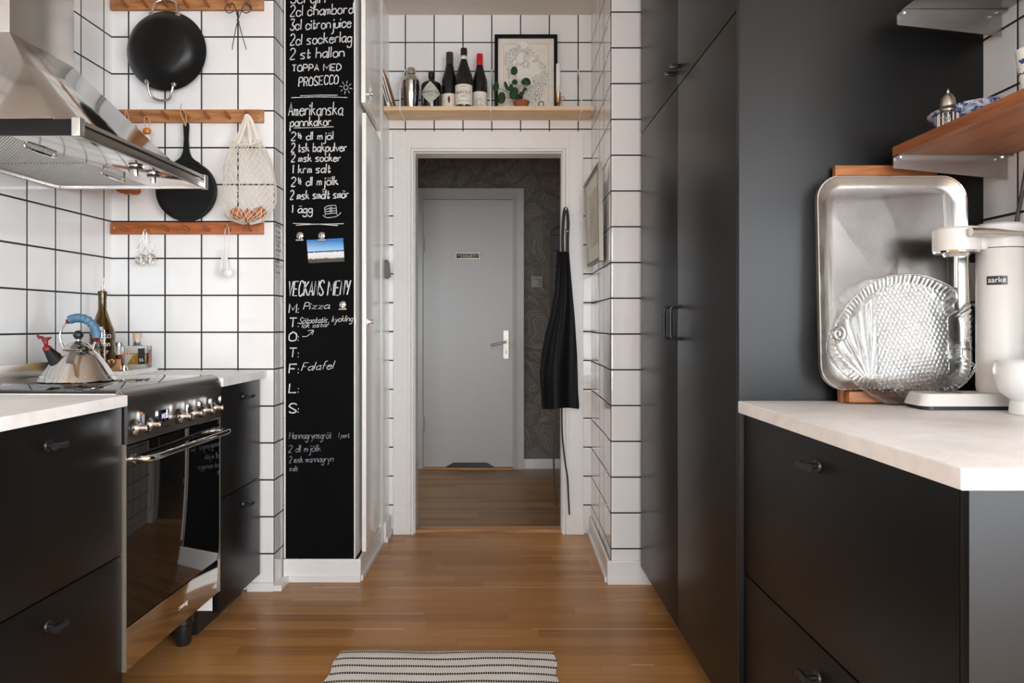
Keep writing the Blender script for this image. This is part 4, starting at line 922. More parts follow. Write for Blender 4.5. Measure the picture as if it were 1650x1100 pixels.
# handle ring and grip
hc, hr = Vector((0.0, 0.0, 0.138)), 0.0565
ring = [hc+Vector((hr*math.cos(a), 0, hr*math.sin(a))) for a in [math.radians(d) for d in range(-30, 215, 7)]]
bm = BM(); tube(bm, [Vector((0.047, 0, 0.098))]+ring+[Vector((-0.045, 0, 0.098))], 0.0033, 8); hd = obj('handle', bm, 'chrome', t)
ga = [math.radians(d) for d in range(-4, 119, 4)]
bm = BM(); tube(bm, [hc+Vector((hr*1.02*math.cos(a), 0, hr*1.02*math.sin(a))) for a in ga], [0.0132+0.0016*math.sin(i*1.7) if 5 < i < 22 else 0.0138 for i in range(len(ga))], 16); obj('grip', bm, 'blue', hd)
for a in (math.radians(-10), math.radians(123)):
    bm = BM(); lathe(bm, [(0, -0.0085), (0.006, -0.006), (0.0085, 0), (0.006, 0.006), (0, 0.0085)], 14, T(*(hc+Vector((hr*math.cos(a), 0, hr*math.sin(a)))))); obj('grip_bead', bm, 'red', hd)

# marble board in the corner with the bottles
MZ = 0.9205
bm = BM(); prism(bm, [(-1.600, 2.62), (-1.392, 2.62), (-1.415, 2.93), (-1.600, 2.93)], 0.9008, 0.920, 'xyz'); bmesh.ops.bevel(bm, geom=list(bm.edges), offset=0.003, segments=2, affect='EDGES')
tag(obj('marble_board', bm, 'marble'), 'white marble serving board under the bottles in the corner', 'serving board')
def wine_profile(r, h, neck=0.0145, sh=0.62, base=0.0):
    return [(0, base), (r*0.92, base), (r, base+0.006), (r, h*sh*0.92), (r*0.93, h*sh), (r*0.62, h*(sh+0.13)), (neck*1.25, h*(sh+0.22)), (neck, h*(sh+0.27)), (neck, h-0.012), (neck+0.0015, h-0.011), (neck+0.0015, h-0.003), (neck, h)]
def cyl_text(bm, s, size, r, zc, ang=-PI/2, sx=1.0):
    """lettering wrapped on a bottle of radius r, read from the direction ang"""
    return text_bm(bm, s, size, lambda x, y, z: ((r+z)*math.cos(ang+x*sx/r), (r+z)*math.sin(ang+x*sx/r), zc+y), 0.0002)
def label_arc(bm, r, z0, z1, half, ang=-PI/2, n=14):
    A = [(ang-half+2*half*i/n) for i in range(n+1)]
    lo = [bm.verts.new((r*math.cos(a), r*math.sin(a), z0)) for a in A]; hi = [bm.verts.new((r*math.cos(a), r*math.sin(a), z1)) for a in A]
    for i in range(n): bm.faces.new((lo[i], lo[i+1], hi[i+1], hi[i]))
    return bm
p = at(165, 600, 2.735); bx = p.x
t = thing('oil_bottle', 'tall olive glass bottle with steel pourer on the marble board', 'bottle', (bx, 2.735, MZ))
bm = BM(); lathe(bm, wine_profile(0.043, 0.292, 0.0145, 0.5)+[(0.011, 0.292), (0.011, 0.2), (0.036, 0.15), (0.039, 0.13), (0.039, 0.008), (0, 0.007)], 40); g = obj('glass', bm, 'olive', t)
bm = BM(); lathe(bm, [(0.0113, 0.27), (0.0113, 0.2925), (0.004, 0.2955), (0.004, 0.31), (0, 0.31)], 16); tube(bm, catmull([(0, 0, 0.305), (0.001, 0, 0.320), (0.005, 0, 0.342)], 4), 0.0026, 8); tube(bm, [(0.005, 0, 0.30), (0.009, 0, 0.338)], 0.0010, 6); obj('pourer', bm, 'pewter', t)
bm = BM()
for s, z, sz in (('BACKO', 0.118, 0.020), ('Moun', 0.088, 0.026), ('Eder', 0.060, 0.026), ('HIC', 0.030, 0.018)): cyl_text(bm, s, sz, 0.0436, z, -PI/2+0.45)
obj('lettering', bm, 'plwhite', g)
p = at(160, 600, 2.675)
t = thing('swing_top_bottle', 'small swing-top glass bottle of amber oil behind the kettle', 'bottle', (p.x, 2.668, MZ))
bm = BM(); lathe(bm, [(0, 0), (0.022, 0), (0.024, 0.004), (0.024, 0.09), (0.012, 0.108), (0.011, 0.135), (0.013, 0.137), (0.013, 0.143), (0.009, 0.143), (0.009, 0.11), (0.021, 0.088), (0.021, 0.004), (0, 0.004)], 28); obj('glass', bm, 'clear', t)
bm = BM(); lathe(bm, [(0, 0.0045), (0.0205, 0.0045), (0.0205, 0.075), (0, 0.075)], 24); obj('oil', bm, 'amber', t)
bm = BM(); box(bm, -0.012, 0.012, -0.012, 0.012, 0.1435, 0.160, 0.003); st = obj('stopper', bm, 'china', t)
bm = BM(); tube(bm, catmull([(0.010, 0, 0.155), (0.022, 0, 0.148), (0.020, 0, 0.125), (0.014, 0, 0.118), (0.014, 0, 0.14)], 5), 0.0011, 6); obj('bail_wire', bm, 'chrome', st)
p = at(191.5, 600, 2.80)
t = thing('salt_shaker', 'glass shaker with steel lid between the olive bottle and jigger', 'shaker', (p.x, 2.80, MZ))
bm = BM(); lathe(bm, [(0, 0), (0.019, 0), (0.021, 0.004), (0.017, 0.085), (0.015, 0.085), (0.018, 0.006), (0, 0.006)], 12); obj('glass', bm, 'clear', t)
bm = BM(); lathe(bm, [(0, 0.0065), (0.0175, 0.0065), (0.0165, 0.05), (0, 0.05)], 12); obj('salt', bm, 'china', t)
bm = BM(); lathe(bm, [(0.0175, 0.0852), (0.018, 0.092), (0.0155, 0.1), (0.007, 0.104), (0, 0.1045)], 20); obj('lid', bm, 'nickel', t)
p = at(186.2, 600, 2.86)
t = thing('vinegar_bottle', 'slim clear bottle with upright steel pourer behind the salt shaker', 'bottle', (p.x-0.012, 2.865, MZ))
bm = BM(); lathe(bm, [(0, 0), (0.017, 0), (0.0175, 0.003), (0.0175, 0.075), (0.008, 0.09), (0.008, 0.105), (0.006, 0.105), (0.006, 0.09), (0.015, 0.075), (0.015, 0.004), (0, 0.004)], 20); obj('glass', bm, 'clear', t)
bm = BM(); lathe(bm, [(0.007, 0.1055), (0.007, 0.112), (0.003, 0.115), (0.0028, 0.150), (0, 0.151)], 12); obj('pourer', bm, 'chrome', t)
p = at(183, 600, 2.66)
t = thing('copper_cup', 'small shiny copper cup at the front of marble board', 'cup', (p.x, 2.655, MZ))
bm = BM(); lathe(bm, [(0, 0), (0.024, 0), (0.027, 0.004), (0.027, 0.038), (0.0275, 0.041), (0.0258, 0.041), (0.0255, 0.006), (0, 0.004)], 32); obj('bowl', bm, 'copper', t)
bm = BM(); tube(bm, catmull([(-0.027, 0, 0.034), (-0.042, 0, 0.032), (-0.044, 0, 0.018), (-0.028, 0, 0.010)], 5), 0.002, 8); obj('handle', bm, 'copper', t)
p = at(200, 600, 2.70)
t = thing('jigger', 'steel cone jigger full of toothpicks beside copper cup', 'jigger', (p.x, 2.70, MZ))
bm = BM(); lathe(bm, [(0, 0), (0.014, 0), (0.014, 0.002), (0.008, 0.016), (0.009, 0.02), (0.031, 0.058), (0.0295, 0.058), (0.008, 0.021), (0, 0.021)], 32); obj('body', bm, 'chrome', t)
for k in range(14):
    a = k*2.4; r = 0.004+0.0016*k
    bm = BM(); tube(bm, [(0.4*r*math.cos(a), 0.4*r*math.sin(a), 0.024), (r*math.cos(a), r*math.sin(a), 0.070+0.003*math.sin(k*3))], 0.0011, 5); obj('toothpick', bm, 'tooth', t)
p = at(222, 600, 2.85)
t = thing('square_bottle', 'square clear bottle of golden spirit with pale cork stopper', 'bottle', (p.x, 2.845, MZ), 0.18)
def sq_bottle(bm, w_, h, z0=0.0, inner=0.0):
    prism(bm, rounded(-w_, w_, -w_*0.62, w_*0.62, 0.008, 4), z0, h, 'xyz'); return bm
bm = BM(); sq_bottle(bm, 0.047, 0.085, 0.0); lathe(bm, [(0.018, 0.0852), (0.013, 0.092), (0.0125, 0.108), (0.009, 0.108), (0.009, 0.0852)], 20); obj('glass', bm, 'clear', t)
bm = BM(); sq_bottle(bm, 0.041, 0.058, 0.014); obj('spirit', bm, 'amber', t)
bm = BM(); lathe(bm, [(0, 0.1085), (0.0145, 0.1085), (0.0145, 0.122), (0.0155, 0.1225), (0.0155, 0.134), (0, 0.135)], 20); obj('stopper', bm, 'cork', t)
bm = BM(); box(bm, 0.012, 0.036, -0.0305, -0.0295, 0.016, 0.076); lb = obj('front_label', bm, 'bplastic', t)
bm = BM(); text_bm(bm, '55', 0.016, lambda x, y, z: (0.024+x, -0.0308-z, 0.026+y)); obj('label_lettering', bm, 'plwhite', lb)
bm = BM(); box(bm, 0.0472, 0.0482, -0.018, 0.018, 0.018, 0.070); obj('side_label', bm, 'brownlabel', t)

# ---------------------------------------------------------------- shelf over the doorway
SZ = 2.1715
t = thing('wall_shelf', 'pale pine shelf above the doorway on thin white metal brackets', 'shelf', (-0.12, 3.72, 2.151))
bm = BM(); box(bm, -0.517, 0.526, -0.083, 0.0985, 0.0, 0.0205, 0.001); obj('board', bm, 'pine', t)
for px in (653, 792.3, 931.4):
    X = (px-PX0)/FPX*3.815+0.12
    bm = BM(); tube(bm, [(X, 0.0985, 0.262), (X, -0.0875, 0.112), (X, -0.0875, -0.003), (X, 0.0985, -0.004)], 0.0032, 6); obj('bracket', bm, 'white', t)
def on_shelf(px, y): return ((px-PX0)/FPX*y, y, SZ)
for k, (px, lb, th, m, ang, hh) in enumerate(((633, 'pale cookbook leaning at the far left of the pine shelf', 0.016, 'paper', 0.27, 0.235), (638.5, 'thin brown cookbook leaning on the pale one on shelf', 0.012, 'brownlabel', 0.285, 0.232))):
    b = on_shelf(px, 3.71); t = thing('cookbook', lb, 'book', b, 0, 'cookbooks leaning on the pine shelf')
    Mx = RY(-ang)
    bm = BM(); box(bm, -th, 0, -0.075, 0.085, 0, hh, 0.001); bmesh.ops.transform(bm, matrix=Mx, verts=bm.verts); obj('cover', bm, m, t)
    bm = BM(); box(bm, -th+0.002, -0.002, -0.070, 0.0862, 0.003, hh+0.0012); bmesh.ops.transform(bm, matrix=Mx, verts=bm.verts); obj('page_block', bm, 'paper', t)
    bm = BM(); box(bm, -th*0.72, -th*0.28, -0.0754, -0.0750, hh*0.10, hh*0.9); bmesh.ops.transform(bm, matrix=Mx, verts=bm.verts)
    obj('spine_title', bm, ('grey', 'paper')[k], t)
b = on_shelf(651, 3.775); t = thing('measuring_glass', 'slim graduated measuring glass behind the cocktail shaker', 'glass', b)
bm = BM(); lathe(bm, [(0, 0), (0.022, 0), (0.022, 0.003), (0.017, 0.012), (0.019, 0.135), (0.0175, 0.135), (0.0155, 0.014), (0, 0.013)], 24); obj('glass', bm, 'clear', t)
bm = BM()
for k in range(9): box(bm, -0.008, 0.008, -0.0198, -0.0192, 0.025+k*0.012, 0.0262+k*0.012)
obj('scale_mark', bm, 'ink', t)
b = on_shelf(662.5, 3.71); t = thing('cocktail_shaker', 'polished steel cocktail shaker on the pine shelf', 'cocktail shaker', b)
bm = BM(); lathe(bm, [(0, 0), (0.031, 0), (0.033, 0.004), (0.043, 0.135), (0.0435, 0.142), (0.042, 0.143)], 40); obj('tumbler', bm, 'polished', t)
bm = BM(); lathe(bm, [(0.043, 0.1435), (0.0425, 0.148), (0.034, 0.168), (0.022, 0.178), (0.020, 0.182)], 40); obj('strainer_top', bm, 'polished', t)
bm = BM(); lathe(bm, [(0.0215, 0.1825), (0.0215, 0.208), (0.019, 0.213), (0, 0.214)], 32); obj('cap', bm, 'nickel', t)
b = on_shelf(695, 3.71); t = thing('gin_bottle', 'squat black apothecary bottle with grey diamond label on shelf', 'bottle', b)
bm = BM(); lathe(bm, [(0, 0), (0.047, 0), (0.050, 0.006), (0.050, 0.122), (0.047, 0.132), (0.036, 0.140), (0.016, 0.145), (0.013, 0.149), (0.013, 0.168)], 40); g = obj('glass', bm, 'darkglass', t)
bm = BM(); lathe(bm, [(0.0155, 0.163), (0.016, 0.188), (0.0135, 0.191), (0, 0.191)], 24); obj('stopper', bm, 'blackfoil', t)
bm = BM(); rr = 0.0506; n = 16
pts = []
for i in range(n+1):
    u = -1+2*i/n; h = 0.056*(1-abs(u)); a = -PI/2+u*1.18
    pts.append((bm.verts.new((rr*math.cos(a), rr*math.sin(a), 0.076-h)), bm.verts.new((rr*math.cos(a), rr*math.sin(a), 0.076+h+0.0001))))
for (a, b_), (c, d) in zip(pts, pts[1:]): bm.faces.new((a, c, d, b_))
lb = obj('diamond_label', bm, 'greypaper', g)
bm = BM(); cyl_text(bm, "HENDRICK'S", 0.0165, 0.0509, 0.074); cyl_text(bm, "GIN", 0.011, 0.0509, 0.060, sx=1.6); cyl_text(bm, "- - -", 0.009, 0.0509, 0.048); cyl_text(bm, "* * *", 0.012, 0.0509, 0.098); obj('label_lettering', bm, 'ink', lb)
def wine(px, y, h, neck, foil, label, lz0, lz1, draw, r=0.0395, foil_h=0.07, fm='blackfoil', half=1.35):
    b = on_shelf(px, y); t = thing('wine_bottle', label, 'wine bottle', b, 0, 'wine bottles on the pine shelf')
    bm = BM(); lathe(bm, wine_profile(r, h, neck, 0.56), 40); g = obj('glass', bm, 'darkglass', t)
    bm = BM(); lathe(bm, [(neck+0.0012, h-foil_h), (neck+0.0022, h-foil_h*0.9), (neck+0.0022, h-0.004), (neck+0.001, h+0.0005), (0, h+0.0008)], 28); fo = obj('capsule', bm, fm, t)
    bm = BM(); label_arc(bm, r+0.0005, lz0, lz1, half); lb = obj('paper_label', bm, 'paper', g)
    draw(lb, r+0.0008, fo, t)
def d1(lb, r, fo, t):
    bm = BM()
    for (x, z, w_, h_) in ((0, 0.062, 0.004, 0.004), (0, 0.053, 0.006, 0.006), (0, 0.042, 0.0045, 0.008), (0.004, 0.05, 0.002, 0.006)): box(bm, x-w_, x+w_, -r-0.0006, -r+0.002, z-h_, z+h_)
    obj('label_figure', bm, 'red', lb)
    bm = BM(); lathe(bm, [(0.0168, 0.232), (0.0172, 0.244), (0.0168, 0.248)], 24); obj('gold_band', bm, 'orange', fo)
wine(724.5, 3.735, 0.300, 0.0160, 0, 'leftmost wine bottle, with brown capsule and small red figure label', 0.014, 0.082, d1, 0.0415, 0.09, 'brownfoil')
def d2(lb, r, fo, t):
    bm = BM(); cyl_text(bm, 'BAROLO', 0.022, r, 0.064, sx=0.92); cyl_text(bm, 'BUSSIA', 0.010, r, 0.048); cyl_text(bm, 'Denominazione di Origine', 0.006, r, 0.027); cyl_text(bm, '- AZIENDA -', 0.0065, r, 0.098); cyl_text(bm, 'o', 0.008, r, 0.085); obj('label_lettering', bm, 'ink', lb)
    bm = BM(); lathe(bm, [(0.0164, 0.246), (0.0168, 0.25), (0.0168, 0.262), (0.0164, 0.266)], 24); obj('neck_seal', bm, 'paper', fo)
wine(747.5, 3.685, 0.302, 0.0145, 0, 'middle wine bottle, black capsule and a large white BAROLO label', 0.012, 0.112, d2, 0.0435, 0.055)
def d3(lb, r, fo, t):
    bm = BM()
    def on(x, y): a = -PI/2+x/r; return ((r+0.0002)*math.cos(a), (r+0.0002)*math.sin(a), y)
    for k in range(26):
        x0, y0 = random.uniform(-0.026, 0.012), random.uniform(0.026, 0.052)
        ribbon(bm, [(x0, y0), (x0+random.uniform(-.008, .012), y0+random.uniform(-.006, .01)), (x0+random.uniform(0, .016), y0+random.uniform(-.004, .012))], 0.0009, on)
    for q in ([(-0.014, 0.05), (-0.010, 0.070), (-0.004, 0.076), (0.002, 0.068), (0.006, 0.05)], [(-0.028, 0.030), (-0.010, 0.026), (0.012, 0.028)]): ribbon(bm, q, 0.0011, on)
    obj('label_drawing', bm, 'ink', lb)
    bm = BM(); cyl_text(bm, 'CASTELLO', 0.0085, r, 0.018, sx=1.1); obj('label_lettering', bm, 'ink', lb)
wine(773, 3.728, 0.290, 0.0138, 0, 'rightmost wine bottle, with bright red capsule and castle drawing label', 0.010, 0.090, d3, 0.0385, 0.068, 'redfoil')

# framed map leaning on the wall
fx0, fx1 = (797-PX0)/FPX*3.795, (898-PX0)/FPX*3.795; fh = CAMZ+(PY0-57)/FPX*3.80-SZ
t = thing('framed_map', 'black framed line-drawn city map leaning on the pine shelf', 'framed map', ((fx0+fx1)/2, 3.775, SZ))
fw = (fx1-fx0)/2; LM = RX(-math.asin(0.022/fh))
def lean(bm): bmesh.ops.transform(bm, matrix=LM, verts=bm.verts); return bm
bm = BM(); 
for a, b, c, d in ((-fw, -fw+0.018, 0, fh), (fw-0.018, fw, 0, fh), (-fw+0.018, fw-0.018, 0, 0.018), (-fw+0.018, fw-0.018, fh-0.018, fh)): box(bm, a, b, -0.012, 0.012, c, d, 0.001)
obj('frame', lean(bm), 'band', t)
bm = BM(); box(bm, -fw+0.0175, fw-0.0175, 0.0, 0.006, 0.0175, fh-0.0175); sh = obj('sheet', lean(bm), 'paper', t)
bm = BM(); A = 0.040
mp = catmull([(x*(fw-0.05), z*(fh), 0) for x, z in ((-0.95, 0.80), (-0.5, 0.9), (-0.1, 0.98), (0.25, 0.86), (0.5, 0.84), (0.62, 0.7), (0.95, 0.58), (1.0, 0.42), (0.85, 0.2), (0.5, 0.08), (0.1, 0.06), (-0.3, 0.12), (-0.7, 0.22), (-0.85, 0.5), (-1.0, 0.62))], 6, True)
prism(bm, [(v.x, 0.035+v.y*0.86) for v in mp], -0.0008, -0.0002, 'xzy'); obj('map_drawing', lean(bm), 'mapp', sh)
bm = BM(); box(bm, -fw+0.046, -fw+0.0466, -0.0006, -0.0001, 0.05, fh-0.045)
for a, b, c, d in ((-fw+0.046, fw-0.046, fh-0.046, fh-0.0452), (fw-0.0468, fw-0.046, 0.05, fh-0.046)): box(bm, a, b, -0.0006, -0.0001, c, d)
obj('border_line', lean(bm), 'ink', sh)
bm = BM(); text_bm(bm, 'O', 0.050, lambda x, y, z: (0.078+x*0.85, -0.0009-z, 0.034+y)); obj('map_title', lean(bm), 'ink', sh)

# plant
b = on_shelf(840, 3.690)
t = thing('potted_plant', 'round-leaved green plant in low terracotta pot before the map', 'plant', b)
bm = BM(); lathe(bm, [(0, 0), (0.030, 0), (0.038, 0.030), (0.040, 0.031), (0.040, 0.038), (0.036, 0.038), (0.034, 0.028), (0, 0.028)], 32); pot = obj('pot', bm, 'terracotta', t)
bm = BM(); lathe(bm, [(0, 0.033), (0.02, 0.032), (0.0345, 0.029)], 24); obj('soil', bm, 'soil', pot)
leaves = [(378, 480, 36, 46, 0.1), (383, 597, 28, 28, 0.3), (500, 590, 48, 37, -0.2), (187, 645, 32, 52, 0.2), (247, 762, 42, 62, 0.1), (297, 640, 18, 52, -0.35), (375, 715, 46, 66, 0.2), (430, 785, 40, 64, 0.0), (490, 675, 26, 16, -0.4), (340, 655, 22, 40, 0.4), (455, 720, 22, 34, 0.7), (520, 600, 30, 34, -0.6)]
for k, (zx, zy, rw, rh, tilt) in enumerate(leaves):
    y = 3.655+0.010*((k*5) % 6)
    c = at(770+zx/6.47, 40+zy/6.47, y)-Vector(b); s = y/FPX/6.47
    bm = BM(); n = 20; cen = bm.verts.new(c+Vector((0, -0.004, 0)))
    ringv = [bm.verts.new(c+Matrix.Rotation(tilt, 3, 'Y') @ Vector((rw*s*math.cos(2*PI*i/n), 0.003*math.cos(4*PI*i/n), rh*s*math.sin(2*PI*i/n)))) for i in range(n)]
    for i in range(n): bm.faces.new((cen, ringv[i], ringv[(i+1) % n]))
    q = bmesh.ops.solidify(bm, geom=list(bm.faces), thickness=0.0007)
    lf = obj('leaf', bm, 'green', t, ang=60)
    bm = BM(); base = Vector((0.004*math.cos(k), 0.004*math.sin(k), 0.034))
    mid = base.lerp(c, 0.5)+Vector((0, 0, 0.010)); tube(bm, catmull([base, mid, c+Vector((0, 0.001, 0))], 5), 0.0011, 6); obj('stalk', bm, 'green', lf)
bm = BM(); tube(bm, catmull([(0, 0, 0.03), (0.004, 0, 0.05), (0.004, 0, 0.085)], 5), 0.0032, 8); obj('stem', bm, 'darkwood', t)

# candle and holder
b = on_shelf(899.5, 3.68)
t = thing('candle_holder', 'brass chamber candlestick with ring handle at shelf right end', 'candle holder', b)
bm = BM(); lathe(bm, [(0, 0), (0.028, 0), (0.030, 0.004), (0.012, 0.010), (0.006, 0.018), (0.006, 0.024), (0.0115, 0.028), (0.0125, 0.072), (0.0135, 0.074), (0.0135, 0.078), (0.0118, 0.078), (0.0112, 0.050), (0, 0.050)], 28); obj('socket', bm, 'brass', t)
bm = BM(); tube(bm, [Vector((0.022+0.009*math.cos(a), 0, 0.052+0.009*math.sin(a))) for a in [2*PI*i/16 for i in range(16)]], 0.0022, 8, closed=True); tube(bm, [(0.012, 0, 0.052), (0.02, 0, 0.045)], 0.002, 6); obj('ring_handle', bm, 'brass', t)
t = thing('candle', 'white taper candle standing in the brass holder', 'candle', (b[0], b[1], SZ+0.0505))
bm = BM(); lathe(bm, [(0, 0), (0.0108, 0), (0.0112, 0.09), (0.0108, 0.170), (0.006, 0.176), (0, 0.177)], 24); obj('wax', bm, 'wax', t)
bm = BM(); tube(bm, [(0, 0, 0.176), (0.001, 0, 0.186)], 0.0009, 6); obj('wick', bm, 'cotton', t)

# tilted picture on the right side of the passage
def pic():
    c0 = Vector((0.380, 3.58, 1.368)); c1 = Vector((0.398, 3.235, 1.372)); u0 = Vector((0.366, 3.60, 1.775)); u1 = Vector((0.392, 3.235, 1.806))
    t = thing('picture_frame', 'silver framed pale print hanging crooked on the right passage wall', 'picture', c0.lerp(u1, 0.5))
    o = t.location; nn = (c1-c0).cross(u0-c0).normalized()
    if nn.x > 0: nn = -nn
    def q(u, v, d): return c0.lerp(c1, u).lerp(u0.lerp(u1, u), v)+nn*d-o
    def panel(name, u0_, u1_, v0_, v1_, d0, d1, m, par):
        bm = BM(); vs = [bm.verts.new(q(u, v, d)) for d in (d0, d1) for u, v in ((u0_, v0_), (u1_, v0_), (u1_, v1_), (u0_, v1_))]
        for f in ((0, 1, 2, 3), (4, 5, 6, 7), (0, 1, 5, 4), (1, 2, 6, 5), (2, 3, 7, 6), (3, 0, 4, 7)): bm.faces.new([vs[i] for i in f])
        bmesh.ops.recalc_face_normals(bm, faces=bm.faces); return obj(name, bm, m, par, False)
    panel('backing', 0.01, 0.99, 0.01, 0.99, -0.006, 0.0, 'brownwood', t)
    panel('print', 0.03, 0.97, 0.03, 0.97, 0.001, 0.004, 'paper', t); panel('picture_image', 0.2, 0.8, 0.2, 0.8, 0.0042, 0.005, 'pic', t)
    for a in ((0, 0.04, 0, 1), (0.96, 1, 0, 1), (0.04, 0.96, 0, 0.035), (0.04, 0.96, 0.965, 1)): panel('frame_side', *a, -0.006, 0.013, 'silver', t)
pic()

# apron on its hook by the doorway
hk = at(911.5, 338, 3.775)
t = thing('wall_hook', 'small white hook on the door casing carrying the apron', 'hook', hk)
bm = BM(); tube(bm, catmull([(0, 0.014, 0.006), (0, -0.004, 0.002), (0, -0.016, -0.004), (0, -0.020, 0.008)], 4), 0.0035, 8); obj('peg', bm, 'white', t)
bm = BM(); box(bm, -0.009, 0.009, 0.0145, 0.0195, -0.008, 0.018, 0.002); obj('plate', bm, 'white', t)
t = thing('apron', 'black leather apron hanging from a hook on the door casing', 'apron', at(905, 520, 3.765))
AP = t.location.copy()
YA = 3.762
rowsA = [(405, 897, 917), (430, 896, 919), (470, 893, 922.5), (510, 886, 926), (540, 878, 928), (570, 872.5, 930), (600, 869.5, 931), (630, 871.5, 931.5), (655, 873, 933.5), (658, 873, 933)]
bm = BM(); grid = []
nu = 26
def rowat(y):
    for (a, l0, r0), (b_, l1, r1) in zip(rowsA, rowsA[1:]):
        if y <= b_: f = (y-a)/(b_-a); return l0+(l1-l0)*f, r0+(r1-r0)*f
    return rowsA[-1][1:]
ys = [405+253*i/40 for i in range(41)]
for yy in ys:
    l, r = rowat(yy); k = (yy-405)/253; rw = []
    for i in range(nu+1):
        u = i/nu
        fold = 0.018*k*math.sin(u*9.0+1.2*k)+0.010*math.sin(u*5+2.5*k+0.6)*(0.3+k)+0.003*math.sin(u*23+k*5)
        rw.append(bm.verts.new(at(l+(r-l)*u, yy+1.2*math.sin(u*7)*k, YA-0.012+fold-0.02*k*math.sin(PI*u))-AP))
    grid.append(rw)
for a, b_ in zip(grid, grid[1:]):
    for i in range(nu): bm.faces.new((a[i], a[i+1], b_[i+1], b_[i]))
bmesh.ops.solidify(bm, geom=list(bm.faces), thickness=0.0025); bmesh.ops.recalc_face_normals(bm, faces=bm.faces)
ab = obj('body', bm, 'leather', t, ang=80)
def astrap(name, pts, w_, par):
    bm = BM(); q = catmull([at(*p)-AP for p in pts], 6); L = []
    for i, p in enumerate(q):
        tg = (q[min(i+1, len(q)-1)]-q[max(i-1, 0)]).normalized(); sd = tg.cross(Vector((0, 1, 0))).normalized()*w_/2; e = Vector((0, 0.0012, 0))
        L.append([bm.verts.new(p+sd-e), bm.verts.new(p-sd-e), bm.verts.new(p-sd+e), bm.verts.new(p+sd+e)])
    for a, b_ in zip(L, L[1:]):
        for k in range(4): bm.faces.new((a[k], a[(k+1) % 4], b_[(k+1) % 4], b_[k]))
    return obj(name, bm, 'leather', par)
ns = astrap('neck_strap', [(907, 407, 3.750), (906.5, 385, 3.752), (907.5, 360, 3.755), (909, 342, 3.757), (911.5, 335.5, 3.757), (914, 342, 3.757), (915.5, 360, 3.755), (914.5, 385, 3.752), (914.5, 407, 3.750)], 0.016, t)
bm = BM(); pb = at(914.5, 372, 3.748)-AP; box(bm, pb.x-0.010, pb.x+0.010, pb.y-0.004, pb.y-0.001, pb.z-0.006, pb.z+0.006, 0.001); obj('buckle', bm, 'bmetal', ns)
astrap('tie_string', [(895.5, 655, 3.758), (895, 690, 3.758), (892.5, 725, 3.757), (893, 765, 3.757), (895.5, 800, 3.757), (896, 815, 3.757)], 0.0085, t)
astrap('tie_string', [(905, 655, 3.756), (906, 700, 3.756), (910, 740, 3.757), (914.5, 770, 3.758), (916, 800, 3.760), (917.5, 829, 3.760)], 0.0085, t)
bm = BM()
for a, b_ in (((908, 532), (913, 533)), ((884, 537), (888, 536)), ((900, 570), (902, 572)), ((912, 573), (914, 575)), ((903, 615), (906, 617)), ((917, 632), (919, 634))):
    tube(bm, [at(*a, 3.712)-AP, at(*b_, 3.712)-AP], 0.0012, 5)

bm.free()

# ---------------------------------------------------------------- right run
RR = math.radians(1.36)
PD = 0.62
def RF(u, v, rot, o): # u into the wall (+x), v along depth
    s, c = math.sin(rot), math.cos(rot); return Vector((o[0]+u*c-v*s, o[1]+u*s+v*c, 0))
PO = (0.5635, 1.820)
def tall(v0, label, near):
    t = thing('tall_cabinet', label, 'tall cabinet', RF(0, v0, RR, PO), RR, 'black tall cabinets')
    wd = 0.611
    bm = BM(); box(bm, 0.021, PD-0.004, (0.020 if near else 0.002), wd-0.001, 0.086, CEIL-0.004); obj('carcass', bm, 'black', t)
    bm = BM(); box(bm, 0.06, PD-0.02, 0.004, wd-0.004, 0.0, 0.0855); obj('plinth', bm, 'bplastic', t)
    y0 = 0.020 if near else 0.0015
    bm = BM(); box(bm, 0.0, 0.0195, y0, wd-0.0015, 0.085, 1.8735, 0.0015); d = obj('door', bm, 'black', t)
    yh = wd-0.045 if near else 0.045
    bm = BM(); zc0, zc1 = 1.042, 1.147
    pth = [(0.0, yh, zc1), (-0.022, yh, zc1)]+[(-0.022-0.012*math.sin(a), yh, zc1-0.012+0.012*math.cos(a)) for a in [PI/8*i for i in range(1, 5)]]+[(-0.034-0.012*0, yh, (zc0+zc1)/2)]
    pth2 = [(-0.034, yh, zc0+0.012)]+[(-0.022-0.012*math.cos(a), yh, zc0+0.012-0.012*math.sin(a)) for a in [PI/8*i for i in range(1, 5)]]+[(0.0, yh, zc0)]
    tube(bm, pth+pth2, 0.0045, 10); h = obj('handle', bm, 'bmetal', d)
    bm = BM(); tube(bm, [(-0.034, yh, zc0+0.024), (-0.034, yh, zc1-0.022)], 0.0058, 12); obj('grip_sleeve', bm, 'bplastic', h)
    bm = BM(); box(bm, 0.0, 0.0195, y0, wd-0.0015, 1.8775, CEIL-0.006, 0.0015); d = obj('upper_door', bm, 'black', t)
    yk = wd-0.035 if near else 0.035
    bm = BM(); box(bm, -0.034, -0.0002, yk-0.006, yk+0.006, 1.925, 1.939, 0.002); obj('knob', bm, 'bmetal', d)
    if near:
        bm = BM(); box(bm, 0.0, PD-0.001, 0.0, 0.018, 0.0005, CEIL-0.004, 0.001); obj('side_panel', bm, 'black', t)
    return t
tall(0.0, 'black tall cabinet beside the worktop, with the broad side panel', True)
tall(0.613, 'black tall cabinet beyond, next to the tiled pillar', False)

